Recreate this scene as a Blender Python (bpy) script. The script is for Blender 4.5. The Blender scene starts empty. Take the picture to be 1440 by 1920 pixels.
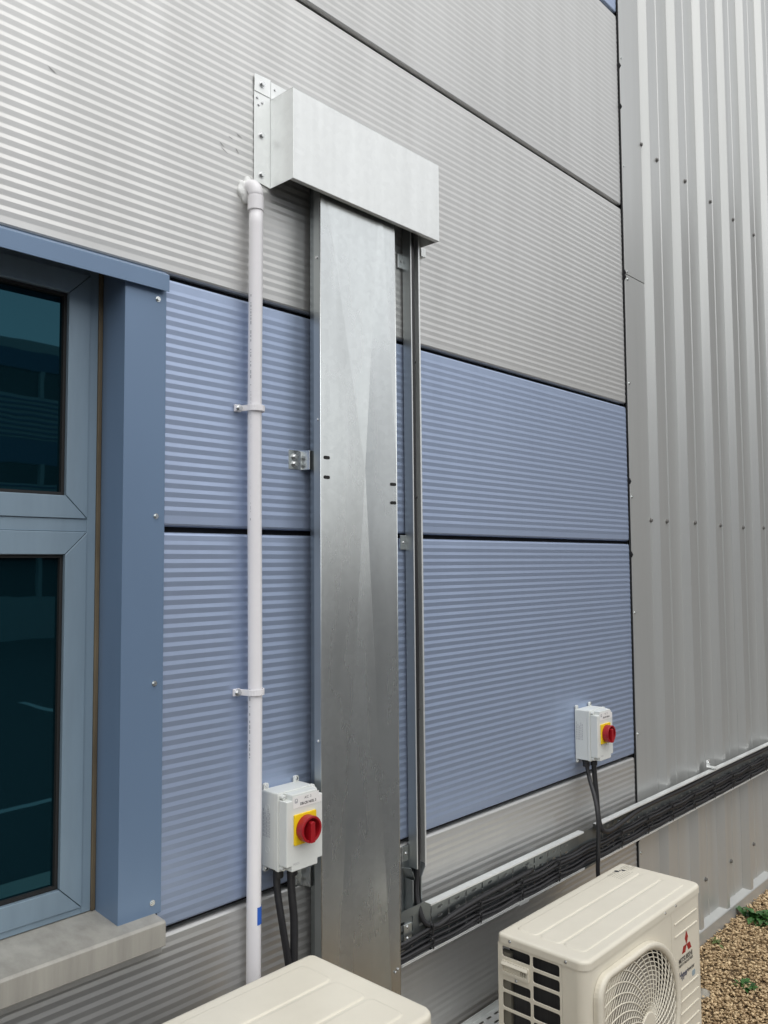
import bpy, bmesh, math, random
import numpy as np
from mathutils import Matrix, Vector
random.seed(7)
rng = np.random.default_rng(7)
PI = math.pi
sc = bpy.context.scene
COL = sc.collection

# ------------------------------------------------------------------ camera
AX = ((0.68094049, 0.04005532, 0.73124252),      # world x, y, z axes seen in camera space (right, down, forward)
      (-0.73230597, 0.04669084, 0.67937319),
      (-0.00692982, -0.99810597, 0.06112644))
cam_d = bpy.data.cameras.new('camera')
cam = bpy.data.objects.new('camera', cam_d)
COL.objects.link(cam)
m = Matrix([[AX[i][0], -AX[i][1], -AX[i][2]] for i in range(3)]).to_4x4()
m.translation = (0, -1.7, 1.8)
cam.matrix_world = m
cam_d.sensor_fit = 'VERTICAL'
cam_d.sensor_height = 36.0
cam_d.lens = 36.0 * 1570.0 / 1920.0
cam_d.clip_start = 0.02
cam_d.clip_end = 2000
sc.camera = cam

# ------------------------------------------------------------------ world, sun, exposure
SUN_EL, SUN_AZ = math.radians(62), math.radians(194)   # azimuth clockwise from +y (the wall's inward normal)
w = bpy.data.worlds.new('World')
sc.world = w
w.use_nodes = True
nt = w.node_tree
nt.nodes.clear()
sky = nt.nodes.new('ShaderNodeTexSky')
sky.sky_type = 'NISHITA'
sky.sun_disc = False
sky.sun_elevation = SUN_EL
sky.sun_rotation = SUN_AZ
sky.air_density = 1.0
sky.dust_density = 2.0
sky.ozone_density = 1.0
hs = nt.nodes.new('ShaderNodeHueSaturation')
hs.inputs['Saturation'].default_value = 0.08
bg = nt.nodes.new('ShaderNodeBackground')
bg.inputs['Strength'].default_value = 0.15
wo = nt.nodes.new('ShaderNodeOutputWorld')
nt.links.new(sky.outputs[0], hs.inputs['Color'])
nt.links.new(hs.outputs[0], bg.inputs['Color'])
nt.links.new(bg.outputs[0], wo.inputs['Surface'])
sl = bpy.data.lights.new('sun', 'SUN')
sl.energy = 0.55
sl.angle = math.radians(90)
sl.color = (1.0, 0.97, 0.92)
so = bpy.data.objects.new('sun', sl)
COL.objects.link(so)
sd = Vector((math.sin(SUN_AZ) * math.cos(SUN_EL), math.cos(SUN_AZ) * math.cos(SUN_EL), math.sin(SUN_EL)))
so.rotation_euler = sd.to_track_quat('Z', 'Y').to_euler()
so.location = sd * 30
sc.view_settings.view_transform = 'Standard'
sc.view_settings.look = 'None'
sc.view_settings.gamma = 1
sc.view_settings.exposure = 0.52

# ------------------------------------------------------------------ materials
MATS = {}
def mat(name, col, rough=0.5, metal=0.0, var=0.0, scale=8.0, stretch=(1, 1, 1), col2=None, bump=0.0, bscale=60.0,
        spec=0.5, rvar=0.0, island=False, tint=None, coat=0.0, detail=4.0, bstretch=(1, 1, 1), ior=1.5, orand=0.0):
    ma = bpy.data.materials.new(name)
    ma.use_nodes = True
    t = ma.node_tree
    b = t.nodes['Principled BSDF']
    b.inputs['Base Color'].default_value = (*col, 1)
    b.inputs['Roughness'].default_value = rough
    b.inputs['Metallic'].default_value = metal
    b.inputs['Specular IOR Level'].default_value = spec
    b.inputs['IOR'].default_value = ior
    b.inputs['Coat Weight'].default_value = coat
    b.inputs['Coat Roughness'].default_value = 0.15
    if tint: b.inputs['Specular Tint'].default_value = (*tint, 1)
    L = t.links.new
    tc = t.nodes.new('ShaderNodeTexCoord')
    if var > 0 or col2:
        mp = t.nodes.new('ShaderNodeMapping'); mp.inputs['Scale'].default_value = stretch
        no = t.nodes.new('ShaderNodeTexNoise'); no.inputs['Scale'].default_value = scale; no.inputs['Detail'].default_value = detail
        no.inputs['Roughness'].default_value = 0.6
        L(tc.outputs['Object'], mp.inputs['Vector']); L(mp.outputs[0], no.inputs['Vector'])
        ra = t.nodes.new('ShaderNodeMapRange')
        ra.inputs['From Min'].default_value = 0.3; ra.inputs['From Max'].default_value = 0.7
        L(no.outputs['Fac'], ra.inputs['Value'])
        mx = t.nodes.new('ShaderNodeMix'); mx.data_type = 'RGBA'
        c2 = col2 if col2 else tuple(max(0, c * (1 - var)) for c in col)
        mx.inputs['A'].default_value = (*col, 1); mx.inputs['B'].default_value = (*c2, 1)
        fac = ra.outputs[0]
        if island:
            ge = t.nodes.new('ShaderNodeNewGeometry'); fac = ge.outputs['Random Per Island']
        L(fac, mx.inputs['Factor'])
        L(mx.outputs['Result'], b.inputs['Base Color'])
        if rvar:
            rr = t.nodes.new('ShaderNodeMapRange')
            rr.inputs['From Min'].default_value = 0.3; rr.inputs['From Max'].default_value = 0.7
            rr.inputs['To Min'].default_value = max(0.02, rough - rvar); rr.inputs['To Max'].default_value = rough + rvar
            L(no.outputs['Fac'], rr.inputs['Value']); L(rr.outputs[0], b.inputs['Roughness'])
    if orand:
        oi = t.nodes.new('ShaderNodeObjectInfo')
        r1 = t.nodes.new('ShaderNodeMapRange'); r1.inputs['To Min'].default_value = 1 - orand; r1.inputs['To Max'].default_value = 1 + orand
        L(oi.outputs['Random'], r1.inputs['Value'])
        vm = t.nodes.new('ShaderNodeVectorMath'); vm.operation = 'SCALE'
        src = b.inputs['Base Color'].links[0].from_socket
        L(src, vm.inputs[0]); L(r1.outputs[0], vm.inputs['Scale']); L(vm.outputs[0], b.inputs['Base Color'])
    if bump:
        mp2 = t.nodes.new('ShaderNodeMapping'); mp2.inputs['Scale'].default_value = bstretch
        n2 = t.nodes.new('ShaderNodeTexNoise'); n2.inputs['Scale'].default_value = bscale; n2.inputs['Detail'].default_value = 3
        bu = t.nodes.new('ShaderNodeBump'); bu.inputs['Strength'].default_value = 1.0; bu.inputs['Distance'].default_value = bump
        L(tc.outputs['Object'], mp2.inputs['Vector']); L(mp2.outputs[0], n2.inputs['Vector'])
        L(n2.outputs['Fac'], bu.inputs['Height']); L(bu.outputs[0], b.inputs['Normal'])
    MATS[name] = ma
    return ma

mat('silver_paint', (0.635, 0.635, 0.62), 0.44, 0.74, var=0.07, scale=2.2, stretch=(3, 1, 0.35), rvar=0.05, bump=0.0006, bscale=2.5, orand=0.035)
mat('blue_paint', (0.395, 0.478, 0.645), 0.42, 0.60, var=0.08, scale=2.2, stretch=(3, 1, 0.35), rvar=0.05, bump=0.0006, bscale=2.5, orand=0.035)
mat('scuff_grey', (0.36, 0.36, 0.36), 0.6)
mat('joint_and_shade_black', (0.012, 0.012, 0.014), 0.8)  # joints and sealant, also the painted shade of the window soffit
mat('cladding_grey', (0.57, 0.58, 0.565), 0.34, 0.5, var=0.12, scale=1.2, stretch=(5, 5, 0.25), rvar=0.05, detail=6)
mat('trim_blue', (0.175, 0.26, 0.39), 0.36, 0.25, var=0.12, scale=2.0, stretch=(1, 1, 0.4), rvar=0.05, bump=0.0005, bscale=4)
mat('frame_blue', (0.24, 0.325, 0.40), 0.42, 0.2, var=0.16, scale=5, stretch=(3, 3, 0.5), rvar=0.05)
mat('gasket_brown', (0.16, 0.125, 0.075), 0.6, 0, var=0.5, scale=14, stretch=(1, 1, 0.3))
mat('sill_grey', (0.40, 0.385, 0.345), 0.5, 0.1, var=0.3, scale=7, stretch=(4, 2, 0.3), rvar=0.08, detail=6)
mat('glass_dark', (0.002, 0.010, 0.014), 0.015, 0.0, spec=0.75, tint=(0.20, 0.70, 0.95), ior=1.5, bump=0.0005, bscale=2.5)
def galv(name, col, rough, metal, spangle=0.10, smudge=0.14):
    ma = mat(name, col, rough, metal)
    t = ma.node_tree; b = t.nodes['Principled BSDF']; L = t.links.new
    tc = t.nodes['Texture Coordinate']
    def noise(scale, stretch, detail):
        mp = t.nodes.new('ShaderNodeMapping'); mp.inputs['Scale'].default_value = stretch
        n = t.nodes.new('ShaderNodeTexNoise'); n.inputs['Scale'].default_value = scale; n.inputs['Detail'].default_value = detail
        L(tc.outputs['Object'], mp.inputs['Vector']); L(mp.outputs[0], n.inputs['Vector'])
        return n.outputs['Fac']
    def rng_(src, lo, hi, f0=0.3, f1=0.7):
        r = t.nodes.new('ShaderNodeMapRange')
        for k, v in (('From Min', f0), ('From Max', f1), ('To Min', lo), ('To Max', hi)): r.inputs[k].default_value = v
        L(src, r.inputs['Value']); return r.outputs[0]
    def mul(a, b2):
        m_ = t.nodes.new('ShaderNodeMath'); m_.operation = 'MULTIPLY'; L(a, m_.inputs[0]); L(b2, m_.inputs[1]); return m_.outputs[0]
    vo = t.nodes.new('ShaderNodeTexVoronoi'); vo.inputs['Scale'].default_value = 70
    L(tc.outputs['Object'], vo.inputs['Vector'])
    sp_ = t.nodes.new('ShaderNodeSeparateColor'); L(vo.outputs['Color'], sp_.inputs[0])
    f = mul(mul(rng_(sp_.outputs[0], 1 - spangle, 1.0, 0, 1), rng_(noise(4, (1, 1, 0.5), 5), 1 - smudge, 1.0)), rng_(noise(30, (1, 1, 0.06), 2), 0.94, 1.0))
    sc_ = t.nodes.new('ShaderNodeVectorMath'); sc_.operation = 'SCALE'
    sc_.inputs[0].default_value = col; L(f, sc_.inputs['Scale'])
    L(sc_.outputs[0], b.inputs['Base Color'])
    L(rng_(noise(7, (1.5, 1, 0.35), 6), rough - 0.03, rough + 0.06), b.inputs['Roughness'])
    return ma
galv('galvanised', (0.735, 0.765, 0.76), 0.25, 0.97, 0.06, 0.05)
galv('galvanised_hood', (0.92, 0.94, 0.925), 0.40, 0.68, 0.04, 0.07)
mat('galvanised_mid', (0.50, 0.53, 0.53), 0.42, 0.9, var=0.1, scale=4, detail=1.5)
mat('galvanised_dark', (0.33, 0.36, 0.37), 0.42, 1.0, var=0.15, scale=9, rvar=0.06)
mat('steel_bright', (0.72, 0.73, 0.73), 0.25, 1.0)
mat('steel_grey', (0.24, 0.235, 0.225), 0.45, 0.7)
mat('pvc_white', (0.86, 0.845, 0.86), 0.28, 0, var=0.03, scale=6)
mat('sealant_white', (0.82, 0.83, 0.81), 0.5, 0, bump=0.002, bscale=90)
mat('print_grey', (0.42, 0.42, 0.44), 0.6)
mat('tape_blue', (0.03, 0.13, 0.55), 0.45)
mat('plastic_grey', (0.70, 0.72, 0.69), 0.42, 0, var=0.03, scale=10)
mat('label_white', (0.82, 0.81, 0.79), 0.4)
mat('ink_black', (0.03, 0.03, 0.035), 0.6)
mat('switch_yellow', (0.86, 0.60, 0.01), 0.4)
mat('switch_red', (0.34, 0.008, 0.014), 0.38)
mat('cable_black', (0.022, 0.022, 0.024), 0.40)
mat('cream_paint', (0.735, 0.69, 0.575), 0.36, 0, var=0.09, scale=5, rvar=0.06, detail=8)
mat('cream_dull', (0.60, 0.55, 0.45), 0.5)
mat('post_dull', (0.16, 0.15, 0.12), 0.6)
mat('coil_dark', (0.045, 0.045, 0.047), 0.5, 0.5, var=0.3, scale=300, stretch=(0.05, 1, 0.02))
mat('cavity_black', (0.01, 0.01, 0.01), 0.7)
mat('fan_grey', (0.42, 0.38, 0.33), 0.5)
mat('logo_red', (0.32, 0.012, 0.012), 0.4)
mat('logo_grey', (0.09, 0.085, 0.08), 0.5)
mat('logo_navy', (0.05, 0.06, 0.11), 0.5)
mat('logo_pale_blue', (0.30, 0.38, 0.42), 0.5)
mat('logo_mark_grey', (0.50, 0.475, 0.40), 0.6)
mat('gravel_bed', (0.22, 0.15, 0.08), 0.9, 0, var=0.6, scale=90, bump=0.01, bscale=120)
mat('gravel_stone', (0.70, 0.53, 0.31), 0.42, 0, col2=(0.27, 0.175, 0.085), island=True)
mat('tarmac', (0.055, 0.055, 0.057), 0.85, 0, var=0.3, scale=40, bump=0.004, bscale=150)
mat('road_white', (0.75, 0.75, 0.72), 0.7)
mat('leaf_green', (0.055, 0.16, 0.03), 0.45, 0, col2=(0.02, 0.07, 0.015), island=True)
mat('leaf_pale', (0.16, 0.20, 0.06), 0.5, 0, col2=(0.07, 0.12, 0.03), island=True)
mat('rock_grey', (0.36, 0.34, 0.29), 0.85, 0, var=0.4, scale=30, bump=0.004, bscale=60)
mat('foot_black', (0.03, 0.03, 0.03), 0.8)
mat('far_grey', (0.66, 0.66, 0.64), 0.5, 0.2)
mat('far_blue', (0.10, 0.17, 0.33), 0.5, 0.1)
mat('reflection_dark', (0.11, 0.085, 0.07), 0.8, 0, var=0.3, scale=6)  # colour of the added unseen block, kept dark for reflections
mat('far_glass', (0.02, 0.025, 0.03), 0.1)

# ------------------------------------------------------------------ mesh helpers
def B(): return bmesh.new()
def box(bm, x0, x1, y0, y1, z0, z1):
    vs = [bm.verts.new((x, y, z)) for x in (x0, x1) for y in (y0, y1) for z in (z0, z1)]
    for f in ((0, 1, 3, 2), (4, 6, 7, 5), (0, 4, 5, 1), (2, 3, 7, 6), (0, 2, 6, 4), (1, 5, 7, 3)):
        bm.faces.new([vs[i] for i in f])
    return vs
def prism(bm, poly, fn, a, b):
    """poly: 2-d points; fn(u, v, w) -> xyz; extruded from w = a to w = b"""
    n = len(poly)
    A = [bm.verts.new(fn(u, v, a)) for u, v in poly]
    C = [bm.verts.new(fn(u, v, b)) for u, v in poly]
    bm.faces.new(A); bm.faces.new(C[::-1])
    for i in range(n):
        j = (i + 1) % n
        bm.faces.new((A[i], C[i], C[j], A[j]))
    return A + C
FXZ = lambda u, v, w: (u, w, v)      # drawn in x-z, extruded along y
FXY = lambda u, v, w: (u, v, w)      # drawn in x-y, extruded along z
FYZ = lambda u, v, w: (w, u, v)      # drawn in y-z, extruded along x
def plate(bm, outer, holes, fn, a, b):
    """flat plate with real holes"""
    b2 = B()
    for loop in [outer] + holes:
        vs = [b2.verts.new((u, v, 0)) for u, v in loop]
        for i in range(len(vs)): b2.edges.new((vs[i], vs[(i + 1) % len(vs)]))
    bmesh.ops.triangle_fill(b2, edges=b2.edges[:], use_beauty=True, use_dissolve=False)
    b2.verts.index_update()
    vl = [v.co.copy() for v in b2.verts]
    fl = [[v.index for v in f.verts] for f in b2.faces]
    b2.free()
    A = [bm.verts.new(fn(c.x, c.y, a)) for c in vl]
    C = [bm.verts.new(fn(c.x, c.y, b)) for c in vl]
    for f in fl:
        bm.faces.new([A[i] for i in f]); bm.faces.new([C[i] for i in f][::-1])
    k = 0
    for loop in [outer] + holes:
        n = len(loop)
        for i in range(n):
            i0, i1 = k + i, k + (i + 1) % n
            bm.faces.new((A[i0], C[i0], C[i1], A[i1]))
        k += n
def rrect(x0, x1, y0, y1, r, n=4):
    pts = []
    for cx, cy, s in ((x1 - r, y0 + r, -90), (x1 - r, y1 - r, 0), (x0 + r, y1 - r, 90), (x0 + r, y0 + r, 180)):
        for i in range(n + 1):
            a = math.radians(s + 90 * i / n)
            pts.append((cx + r * math.cos(a), cy + r * math.sin(a)))
    return pts
def rrect4(x0, x1, y0, y1, rf, rb, n=8):
    pts = []
    for cx, cy, s, r in ((x1 - rf, y0 + rf, -90, rf), (x1 - rb, y1 - rb, 0, rb), (x0 + rb, y1 - rb, 90, rb), (x0 + rf, y0 + rf, 180, rf)):
        for i in range(n + 1):
            a = math.radians(s + 90 * i / n)
            pts.append((cx + r * math.cos(a), cy + r * math.sin(a)))
    return pts
def circ(cx, cy, r, n=24, ph=0.0):
    return [(cx + r * math.cos(2 * PI * i / n + ph), cy + r * math.sin(2 * PI * i / n + ph)) for i in range(n)]
def smooth_path(pts, k=6):
    P = [Vector(p) for p in pts]
    out = []
    for i in range(len(P) - 1):
        p0 = P[max(i - 1, 0)]; p1 = P[i]; p2 = P[i + 1]; p3 = P[min(i + 2, len(P) - 1)]
        for j in range(k):
            t = j / k
            out.append(0.5 * ((2 * p1) + (p2 - p0) * t + (2 * p0 - 5 * p1 + 4 * p2 - p3) * t * t + (3 * p1 - p0 - 3 * p2 + p3) * t ** 3))
    out.append(P[-1])
    return out
def tube(bm, pts, r, n=10, cap=True):
    pts = [Vector(p) for p in pts]
    rings = []
    up = None
    for i, p in enumerate(pts):
        d = (pts[min(i + 1, len(pts) - 1)] - pts[max(i - 1, 0)]).normalized()
        if up is None:
            up = Vector((0, 0, 1)) if abs(d.z) < 0.9 else Vector((1, 0, 0))
        s = d.cross(up).normalized()
        up = s.cross(d).normalized()
        rr = r[i] if isinstance(r, (list, tuple)) else r
        rings.append([bm.verts.new(p + (s * math.cos(2 * PI * k / n) + up * math.sin(2 * PI * k / n)) * rr) for k in range(n)])
    for i in range(len(rings) - 1):
        for k in range(n):
            f = bm.faces.new((rings[i][k], rings[i][(k + 1) % n], rings[i + 1][(k + 1) % n], rings[i + 1][k]))
            f.smooth = True
    if cap:
        bm.faces.new(rings[0][::-1]); bm.faces.new(rings[-1])
def sheet(bm, prof, fn, a, b):
    """open profile (u, v) extruded from a to b: a single skin"""
    A = [bm.verts.new(fn(u, v, a)) for u, v in prof]
    C = [bm.verts.new(fn(u, v, b)) for u, v in prof]
    return [bm.faces.new((A[i], A[i + 1], C[i + 1], C[i])) for i in range(len(prof) - 1)]
def thick(prof, t):
    """closed outline of an open 2-d profile given a thickness (offset to the left)"""
    out = []
    n = len(prof)
    for i, (x, y) in enumerate(prof):
        ns = []
        for j in (i - 1, i):
            if 0 <= j < n - 1:
                dx, dy = prof[j + 1][0] - prof[j][0], prof[j + 1][1] - prof[j][1]
                l = math.hypot(dx, dy); ns.append((-dy / l, dx / l))
        if len(ns) == 2:
            bx, by = ns[0][0] + ns[1][0], ns[0][1] + ns[1][1]
            k = 2.0 / max(0.3, bx * bx + by * by)
            out.append((x + bx * k * t, y + by * k * t))
        else:
            out.append((x + ns[0][0] * t, y + ns[0][1] * t))
    return prof + out[::-1]
def root_of(o):
    while o.parent: o = o.parent
    return o
def obj(name, bm, material, parent=None, bevel=0.0, seg=2, recalc=True, ang=35):
    if recalc: bmesh.ops.recalc_face_normals(bm, faces=bm.faces[:])
    if bevel:
        es = [e for e in bm.edges if len(e.link_faces) == 2 and e.calc_face_angle(0) > math.radians(ang)]
        bmesh.ops.bevel(bm, geom=es, offset=bevel, segments=seg, profile=0.5, affect='EDGES', clamp_overlap=True)
        for f in bm.faces: f.smooth = False
    me = bpy.data.meshes.new(name)
    if parent is not None:
        bm.transform(Matrix.Translation(-root_of(parent).location))
    bm.to_mesh(me); bm.free()
    me.materials.append(MATS[material])
    o = bpy.data.objects.new(name, me)
    COL.objects.link(o)
    if parent is not None: o.parent = parent
    return o
def tag(o, label=None, cat=None, group=None, kind=None):
    if label: o['label'] = label
    if cat: o['category'] = cat
    if group: o['group'] = group
    if kind: o['kind'] = kind
    return o
def thing(name, loc, label, cat, group=None):
    o = bpy.data.objects.new(name, None)
    o.empty_display_size = 0.1
    o.location = loc
    COL.objects.link(o)
    return tag(o, label, cat, group)
def text(name, s, size, material, parent, M, squeeze=1.0, bold=False):
    """flat lettering; M places local x (reading) and y (up) in the world"""
    cu = bpy.data.curves.new('t', 'FONT')
    cu.body = s; cu.size = size; cu.resolution_u = 2
    if bold: cu.offset = size * 0.025
    tmp = bpy.data.objects.new('t', cu)
    COL.objects.link(tmp)
    dg = bpy.context.evaluated_depsgraph_get()
    me = bpy.data.meshes.new_from_object(tmp.evaluated_get(dg))
    bpy.data.objects.remove(tmp); bpy.data.curves.remove(cu)
    me.name = name
    me.transform(Matrix.Diagonal((squeeze, 1, 1, 1)))
    me.transform(M)
    me.transform(Matrix.Translation(-root_of(parent).location))
    me.materials.clear(); me.materials.append(MATS[material])
    o = bpy.data.objects.new(name, me)
    COL.objects.link(o); o.parent = parent
    return o
def M_front(x, y, z):       # facing -y
    return Matrix(((1, 0, 0, x), (0, 0, -1, y), (0, 1, 0, z), (0, 0, 0, 1)))
# screws: shared meshes
def screw_mesh(name, r, h, material, socket=True):
    bm = B()
    prism(bm, circ(0, 0, r * 1.45, 16), FXZ, 0, -h * 0.25)
    prism(bm, circ(0, 0, r, 6), FXZ, -h * 0.25, -h)
    bmesh.ops.recalc_face_normals(bm, faces=bm.faces[:])
    me = bpy.data.meshes.new(name); bm.to_mesh(me); bm.free()
    me.materials.append(MATS[material])
    return me
SCREW_GREY = screw_mesh('screw_grey', 0.0075, 0.009, 'steel_grey')
SCREW_PALE = screw_mesh('screw_pale', 0.0045, 0.005, 'galvanised')
SCREW_BRIGHT = screw_mesh('screw_bright', 0.0065, 0.007, 'steel_bright')
SCREW_SMALL = screw_mesh('screw_small', 0.0032, 0.003, 'steel_bright')
def screw(me, x, y, z, parent, rot=(0, 0, 0), name='screw'):
    o = bpy.data.objects.new(name, me)
    COL.objects.link(o); o.parent = parent
    o.location = Vector((x, y, z)) - root_of(parent).location
    o.rotation_euler = rot
    return o

# ------------------------------------------------------------------ ground
def ground_sheet(name, x0, x1, y0, y1, z, material):
    bm = B()
    vs = [bm.verts.new(p) for p in ((x0, y0, z), (x1, y0, z), (x1, y1, z), (x0, y1, z))]
    bm.faces.new(vs)
    o = obj(name, bm, material, recalc=False)
    return tag(o, kind='structure')
ground_sheet('car_park', -600, 600, -600, 600, -0.03, 'tarmac')
bm = B()
box(bm, -20, 40, -1.35, 1.0, -0.06, 0.0)
tag(obj('gravel_bed', bm, 'gravel_bed'), kind='structure')
bm = B()
box(bm, -20, 40, -1.47, -1.352, -0.06, 0.03)
tag(obj('kerb', bm, 'sill_grey', bevel=0.008), kind='structure')
bm = B()
for k in range(-4, 10):
    box(bm, k * 2.5 - 0.05, k * 2.5 + 0.05, -9.4, -4.6, -0.029, -0.026)
box(bm, -11, 24, -4.6, -4.5, -0.029, -0.026)
tag(obj('parking_markings', bm, 'road_white'), kind='structure')

# ------------------------------------------------------------------ the panel-clad building
bld = thing('building', (2.2, 0.0, 0.0), 'building wall clad in ribbed silver and blue panels with a window', 'building')
PITCH, AMP = 0.0215, 0.00125
def panel_mesh(x0, x1, z0, z1, material, parent, ends=True):
    h = z1 - z0
    n = max(1, int((h - 0.034) / PITCH))
    mz = (h - n * PITCH) / 2
    # profile as (y, z) from the bottom up: returns into the joint at both ends
    p = [(0.03, z0 + 0.004), (0.010, z0 + 0.0), (0.002, z0 + 0.003), (0.0, z0 + 0.007), (0.0, z0 + mz)]
    for i in range(n):
        b = z0 + mz + i * PITCH
        p += [(-AMP * 0.05, b + PITCH * 0.04), (-AMP * 0.95, b + PITCH * 0.53), (-AMP, b + PITCH * 0.56),
              (-AMP * 0.95, b + PITCH * 0.59), (-AMP * 0.05, b + PITCH * 0.97), (0.0, b + PITCH)]
    p += [(0.0, z1 - 0.0075), (0.002, z1 - 0.0028), (0.0055, z1 - 0.0006), (0.012, z1), (0.03, z1 - 0.002)]
    bm = B()
    fs = sheet(bm, p, FYZ, x0, x1)
    return obj('cladding_panel', bm, material, parent)
J = 0.013
ROWS = [(0.06, 0.975, 'silver_paint'), (0.975, 1.888, 'blue_paint'), (1.888, 2.490, 'blue_paint'),
        (2.490, 3.384, 'silver_paint'), (3.384, 4.277, 'silver_paint'), (4.277, 5.17, 'blue_paint'), (5.17, 6.06, 'silver_paint')]
for z0, z1, c in ROWS:
    if c == 'blue_paint' and z0 < 2.4:
        panel_mesh(1.068, 3.392, z0 + J * 0.1, z1 - J * 0.9, c, bld)
    else:
        panel_mesh(-3.2, 3.392, z0 + J * 0.1, z1 - J * 0.9, c, bld)
bm = B()
box(bm, 1.05, 3.40, 0.03, 0.25, 0.0, 6.1)
box(bm, -3.2, 1.05, 0.03, 0.25, 2.5005, 6.1)
box(bm, -3.2, 1.05, 0.03, 0.25, 0.0, 0.97)
obj('joint_backing', bm, 'joint_and_shade_black', bld)
for x, z, l, a in ((0.792, 2.862, 0.016, -0.5), (1.289, 2.905, 0.014, -0.4), (1.262, 2.890, 0.010, -0.3), (1.235, 2.862, 0.012, -0.6), (1.242, 2.850, 0.018, -0.5), (1.283, 2.862, 0.012, -0.9)):
    bm = B()
    c_, s_ = math.cos(a), math.sin(a)
    prism(bm, [(x + c_ * u - s_ * v, z + s_ * u + c_ * v) for u, v in ((-l * .7, 0), (-l * .2, -.0012), (l * .7, 0.0004), (l * .2, .0013))], FXZ, -AMP - 0.0002, -AMP - 0.0004)
    obj('scuff_mark', bm, 'scuff_grey', bld)
# blue flashing round the opening
bm = B()
prism(bm, thick([(0.115, 1.02), (-0.004, 1.02)], 0.001)[:2] + [(-0.004, 1.02)], FYZ, 0, 0) if False else None
# right jamb: L section, face on the wall and a return into the reveal
prism(bm, [(0.968, -0.006), (1.075, -0.006), (1.075, 0.004), (0.972, 0.004), (0.972, 0.13), (0.968, 0.13)], FXY, 1.018, 2.4835)
jamb = obj('window_jamb', bm, 'trim_blue', bld, bevel=0.0012, seg=2)
for z in (2.42, 1.912, 1.531, 1.045):
    screw(SCREW_PALE, 1.052, -0.006, z, jamb)
bm = B()
prism(bm, [(-0.006, 2.452), (-0.018, 2.440), (-0.022, 2.438), (-0.022, 2.478), (-0.004, 2.489), (0.03, 2.489), (0.03, 2.484), (-0.004, 2.484)], FYZ, -3.2, 1.073)
head = obj('window_head_flashing', bm, 'trim_blue', bld, bevel=0.0012)
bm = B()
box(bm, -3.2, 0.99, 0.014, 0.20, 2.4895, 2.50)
obj('window_soffit', bm, 'joint_and_shade_black', bld)  # soffit painted black to put deep shade into the window recess
# sill
bm = B()
prism(bm, [(0.122, 1.030), (-0.046, 1.017), (-0.052, 1.013), (-0.052, 0.963), (-0.042, 0.963), (-0.042, 0.99), (0.122, 0.99)], FYZ, -3.2, 1.059)
sill = obj('window_sill', bm, 'sill_grey', bld, bevel=0.0015)
bm = B()
box(bm, -3.2, 1.075, -0.012, 0.004, 0.930, 0.985)
obj('sill_apron', bm, 'silver_paint', sill, bevel=0.002)
screw(SCREW_SMALL, 1.045, -0.012, 0.952, sill)
# gasket between frame and reveal
bm = B()
box(bm, 0.957, 0.9675, 0.090, 0.13, 1.03, 2.488)
obj('window_gasket', bm, 'gasket_brown', bld, bevel=0.002)
# window: outer frame, two sashes with mitred rails, panes
WX0 = -0.55
YF = 0.098
bm = B()
for a in ((0.935, 0.957, 1.03, 2.489), ):
    box(bm, a[0], a[1], YF - 0.004, 0.16, a[2], a[3])
box(bm, WX0, 0.935, YF - 0.004, 0.16, 2.4705, 2.489)
box(bm, WX0, 0.935, YF - 0.004, 0.16, 1.876, 1.905)
box(bm, WX0, 0.935, YF - 0.004, 0.16, 1.03, 1.044)
box(bm, WX0 - 0.022, WX0, YF - 0.004, 0.16, 1.03, 2.489)
win = obj('window', bm, 'frame_blue', bld, bevel=0.0012)
def sash(x0, x1, z0, z1, r):
    """four rails with mitred corners"""
    g = 0.0007
    for q in ([(x0, z0), (x1, z0), (x1 - r, z0 + r), (x0 + r, z0 + r)],
              [(x1, z0), (x1, z1), (x1 - r, z1 - r), (x1 - r, z0 + r)],
              [(x1, z1), (x0, z1), (x0 + r, z1 - r), (x1 - r, z1 - r)],
              [(x0, z1), (x0, z0), (x0 + r, z0 + r), (x0 + r, z1 - r)]):
        cx = sum(p[0] for p in q) / 4; cz = sum(p[1] for p in q) / 4
        q2 = []
        n = len(q)
        # inset each rail by g so that the mitres and the gaps to the frame show
        e = [((q[(i + 1) % n][0] - q[i][0]), (q[(i + 1) % n][1] - q[i][1])) for i in range(n)]
        def nrm(v):
            l = math.hypot(*v); return (-v[1] / l, v[0] / l)
        ns = [nrm(v) for v in e]
        for i in range(n):
            a, b = ns[i - 1], ns[i]
            d = 1 + a[0] * b[0] + a[1] * b[1]
            q2.append((q[i][0] + (a[0] + b[0]) / d * g, q[i][1] + (a[1] + b[1]) / d * g))
        bm = B()
        prism(bm, q2, FXZ, YF - 0.008, 0.15)
        obj('sash_rail', bm, 'frame_blue', win, bevel=0.0012)
    bm = B()
    plate(bm, [(x0 + r, z0 + r), (x1 - r, z0 + r), (x1 - r, z1 - r), (x0 + r, z1 - r)],
          [[(x0 + r + .007, z0 + r + .007), (x1 - r - .007, z0 + r + .007), (x1 - r - .007, z1 - r - .007), (x0 + r + .007, z1 - r - .007)]], FXZ, YF + 0.002, YF + 0.03)
    obj('glazing_bead', bm, 'cavity_black', win)
    bm = B()
    box(bm, x0 + r, x1 - r, YF + 0.012, YF + 0.036, z0 + r, z1 - r)
    obj('pane', bm, 'glass_dark', win)
sash(WX0, 0.935, 1.905, 2.47, 0.052)
sash(WX0, 0.935, 1.044, 1.876, 0.052)
bm = B()
box(bm, -3.2, WX0 - 0.022, 0.0, 0.16, 0.99, 2.489)
obj('window_side_panel', bm, 'trim_blue', bld)

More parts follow.
